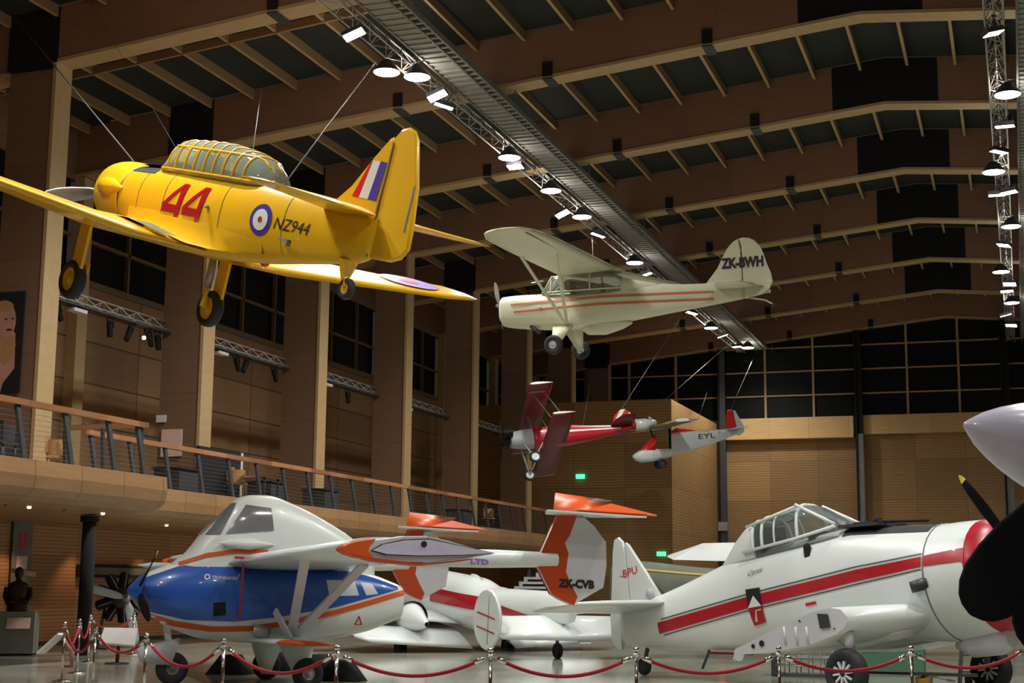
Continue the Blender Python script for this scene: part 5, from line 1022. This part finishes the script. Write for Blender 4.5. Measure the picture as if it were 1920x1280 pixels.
# background camouflaged aeroplane and white tail piece, stairs
K = empty('camouflaged_aircraft', (-8.6, 52, 0)); tag(K, 'dark camouflaged aeroplane with an ochre edge and red lamp, behind the farm plane', 'aeroplane')
KB = Body([(-5.2,.5,2.5,.3,2.2),(-4.5,.8,2.62,.2,2.2),(-2,1.0,2.40,.3,2.3),(0,1.05,2.3,.3,2.3),(3,.9,2.2,.3,2.3),(6,.5,1.9,.5,2.2),(8,.12,1.6,1.0,2)])
b = MB(lambda p: Vector((p[0], p[1], p[2] + .0))); KB.mesh(b, 'camo', 40); b.build('fuselage', K)
b = MB(); KB.strip(b, 'camob', [(-4.9,1.7),(-3.6,2.0),(-3,1.4)], [(-4.9,.9),(-3.6,.9),(-3,.9)], -4.9, -3.0, -1, .02, 20, 3); KB.strip(b, 'ystrip', [(-5,2.36),(-4,2.36),(-2,2.2),(0,2.1)], [(-5,2.29),(-4,2.29),(-2,2.13),(0,2.03)], -5, 0, -1, .03, 24, 1); b.build('camouflage_patch', K)
p = at(1352, 1083, 1, 51); b = MB(); b.sphere((p.x + 8.6, -1.0, p.z), .13, 'lensr' if 'lensr' in M else 'bred', 10); b.build('red_lamp', K)
b = MB(); b.prism([(6.2,1.4),(7.2,3.4),(8.1,3.4),(8.2,1.3)], 1, 0, .12, 'camo', .04); b.build('fin', K)
b = MB(); wing(b, [(-5, -1.5, 1.5, .9, .8), (0, -2.4, 3.2, .7, .9), (5, -1.5, 1.5, .9, .8)], 'camo'); b.build('wing', K)
for sy in (-1.2, 1.2): wheel(None, K, (-1.6, sy, .4), .4, .25, hm='dgrey'); b = MB(); b.tube([(-1.6, sy*.9, .4), (-1.6, sy*.8, 1.0)], .07, 'dgrey', 8); b.build('landing_gear_leg', K)
# white wing tip piece pointing left
o = empty('white_tail_aircraft', at(1390, 1036, 1, 38)); tag(o, 'white tailplane of an aeroplane hidden behind the raised cockpit', 'aeroplane'); oo = o.location.copy()
def w38(x, y, dy=0): return at(x, y, 1, 38 + dy) - oo
up_ = [(1250, 1042), (1318, 1018), (1440, 1018), (1440, 1052), (1330, 1050), (1262, 1049)]
b = MB(); b.rings([[w38(*q_) for q_ in [(1250, 1043), (1262, 1049), (1330, 1051), (1440, 1053)]], [w38(x, y, 1.6) for x, y in [(1252, 1041), (1262, 1045), (1330, 1047), (1440, 1049)]], [w38(x, y, 2.4) for x, y in [(1256, 1039), (1318, 1018), (1360, 1017), (1440, 1017)]]], 'white', False, False, False)
b.rings([[w38(*q_) for q_ in [(1250, 1043), (1262, 1049), (1330, 1051), (1440, 1053)]], [w38(x, y, 2.4) for x, y in [(1256, 1039), (1318, 1018), (1360, 1017), (1440, 1017)]]], 'white', False, False, False); b.build('tailplane', o)
b = MB(); g_ = w38(1420, 1120, 1); b.lathe([(0, .5), (4, .7), (8, .6)], (g_.x, 1.6, 1.5 - oo.z), (.8, .6, 0), 'white', 20, True); b.build('fuselage', o)
b = MB(); b.tube([(g_.x + 2, 3.2, 1.0 - oo.z), (g_.x + 2, 3.2, .3 - oo.z)], .08, 'dgrey', 8); b.build('leg', o); wheel(None, o, (g_.x + 2, 3.2, .3 - oo.z), .3, .2, hm='dgrey')
# boarding steps
Y_ = 58; r = empty('boarding_steps', (at(1000, 1100, 1, Y_).x, Y_, 0)); tag(r, 'flight of pale-edged metal steps beside the orange tail fin', 'stairs'); ox = r.location.x
for i, (x, y) in enumerate([(957, 1109), (962, 1101), (967, 1092), (972, 1083), (991, 1075), (996, 1067)]):
    p = at(x, y, 1, Y_ - i*.0); b = MB(); b.box((p.x - ox, i*.28, p.z - .05), (p.x - ox + 2.6, i*.28 + .28, p.z + .05), 'paper'); b.box((p.x - ox - .04, i*.28 - .03, p.z - .14), (p.x - ox + .1, i*.28 + .28, p.z + .05), 'paper'); b.box((p.x - ox + .12, i*.28 + .02, p.z - .17), (p.x - ox + 2.6, i*.28 + .04, p.z - .05), 'void'); b.build('tread', r)
b = MB(); p = at(957, 1110, 1, Y_)
for sx in (p.x - ox + .3, p.x - ox + 2.5): b.bar((sx, 0, 0), (sx, 1.6, 2.4), .08, .1, 'anthracite'); b.bar((sx, 1.6, 0), (sx, 1.6, 2.4), .08, .08, 'anthracite')
b.build('frame', r)
q = at(955, 1112, 1, Y_)
# bright floodlit clutter under the farm plane
wb = at(1478, 1262, 1, 30); r = empty('wire_trolley', (wb.x + .5, 30, 0)); tag(r, 'grey wire mesh trolley on the floor behind the near stanchion', 'trolley')
b = MB()
for i in range(5): b.tube([(-.75, -.3, .05 + i*.16), (.85, -.3, .05 + i*.16)], .012, 'steel', 5); b.tube([(-.75, .3, .05 + i*.16), (.85, .3, .05 + i*.16)], .012, 'steel', 5)
for i in range(8): b.tube([(-.75 + i*.229, -.3, .05), (-.75 + i*.229, -.3, .69)], .012, 'steel', 5); b.tube([(-.75 + i*.229, .3, .05), (-.75 + i*.229, .3, .69)], .012, 'steel', 5)
b.build('mesh', r); b = MB(); b.box((-.78, -.32, 0), (-.70, .32, .8), 'anthracite'); b.box((-.78, -.33, .03), (.88, .33, .06), 'anthracite'); b.build('frame', r)
gp = at(1690, 1262, 1, 31.5); r = empty('green_cabinet', (gp.x, 31.5, 0)); tag(r, 'dark green metal cabinet under the farm plane', 'cabinet'); b = MB(); b.box((-1.15, 0, .05), (.45, .5, .78), 'gbox'); b.box((-1.1, .02, 0), (.4, .48, .05), 'void'); b.build('body', r)
b = MB(); b.box((-1.0, -.02, .45), (-.45, 0, .65), 'dgrey'); b.build('label_plate', r)
yp = at(1732, 1268, 1, 25); r = empty('yellow_bucket', (yp.x, 25, 0)); tag(r, 'yellow plastic bucket with a rag on its rim', 'bucket'); b = MB(); b.lathe([(0, .10), (.02, .11), (.28, .135), (.30, .14), (.28, .125), (.05, .1)], (0, 0, 0), (0, 0, 1), 'ybucket', 24, True); b.build('body', r)
b = MB(); b.tube([(.14*math.cos(t), -.14 + .0*t, .24 - .1*math.sin(t)) for t in [math.pi*k/10 for k in range(11)]], .006, 'anthracite', 5); b.build('handle', r)
o = empty('white_rag', (yp.x + .08, 25.0, .30)); tag(o, 'crumpled white rag lying over the bucket rim', 'rag'); b = MB(); b.rings([[(x_/10 - .2, y_/10 - .1, .02*math.sin(x_*2.1 + y_) + .012 - max(0, x_-3)*.02) for x_ in range(7)] for y_ in range(4)], 'paper', False, True, False); b.build('cloth', o)
lp = at(1825, 1240, 1, 27.3); r = empty('step_ladder', (lp.x, 27.3, 0)); tag(r, 'grey folding step ladder beneath the farm plane nose', 'ladder')
for sx in (-1, 1):
    b = MB(); b.bar((sx*.2 + .05*sx, 0, 0), (sx*.13, .25, 1.35), .04, .07, 'steel'); b.build('rail', r); b = MB(); b.bar((sx*.25, .6, 0), (sx*.13, .27, 1.35), .03, .05, 'steel'); b.build('rail', r)
for i in range(4): b = MB(); b.box((-.22 + .02*i, .02 + i*.05, .28 + i*.28), (.22 - .02*i, .14 + i*.05, .31 + i*.28), 'steel'); b.build('step', r)
r = empty('white_bench', (at(1775, 1266, 1, 26.5).x, 26.5, 0)); tag(r, 'low pale plank on two blocks beside the bucket', 'bench'); b = MB(); b.box((-.5, -.1, .26), (.5, .1, .31), 'lgrey'); b.build('plank', r)
for sx in (-.35, .35): b = MB(); b.box((sx - .06, -.1, 0), (sx + .06, .1, .26), 'anthracite'); b.build('block', r)
# black wheel chocks of the twin-boom aeroplane
for i, (x, Y2, wx) in enumerate(((432, 25.5, .4), (640, 24.6, .4), (520, 27, .4), (600, 26.5, .35))):
    p = at(x, 1262, 1, Y2); b = MB(); b.rings([[(-wx, -.25, 0), (wx, -.25, 0), (wx, .25, 0), (-wx, .25, 0)], [(-.12, -.2, .36), (.12, -.2, .36), (.12, .2, .36), (-.12, .2, .36)]], 'void'); o = b.build('wheel_chock'); o.location = (p.x, Y2, 0)
    tag(o, ['large black wedge block between the nose wheel and main wheels', 'large black wedge block right of the near main wheel', 'black wedge block behind the far main wheel', 'small black wedge block left of the near main wheel'][i], 'wheel chock')
# suspension cables
def cable(pix, z, end, lab, r_=.012):
    p = at(pix[0], pix[1], 2, z); b = MB(); b.tube([(p.x, p.y, p.z), tuple(end)], r_*.6, 'cable', 6); tag(b.build('suspension_cable'), lab, 'cable', 'steel suspension cables')
cable((25, 30), 15.0, H.world((1.3, .2, .5)), 'steel cable from the roof down to the nose of the yellow trainer', .022)
cable((492, 150), 15.6, H.world((4.5, 0, 1.1)), 'thin upright steel cable above the yellow trainer canopy', .016)
cable((705, 115), 15.0, H.world((5.6, 0, .62)), 'steel cable slanting up from behind the yellow trainer canopy', .024)
cable((170, 5), 16.0, H.world((1.6, -2.0, -.5)), 'very thin cable in front of the first roof frame', .006)
cable((1110, 440), 14.9, A_.world((2.6, 0, .66)), 'steel cable holding the wing root of the cream aeroplane')
cable((1283, 585), 14.8, R_.world((4.7, 0, .7)), 'steel cable running up right from the red biplane tail', .025)
cable((1118, 655), 15.5, R_.world((3.2, 0, .3)), 'very thin cable down to the red biplane', .008)
cable((1372, 640), 14.9, E_.world((.6, 0, .6)), 'steel cable running up right from the tiny grey aeroplane nose', .025)
cable((1414, 668), 14.5, E_.world((4.8, 0, .7)), 'steel cable up from the red fin of the tiny grey aeroplane', .025)
cable((1330, 722), 14.0, E_.world((2.1, 3.2, .3)), 'short steel cable above the tiny grey aeroplane wing tip', .02)
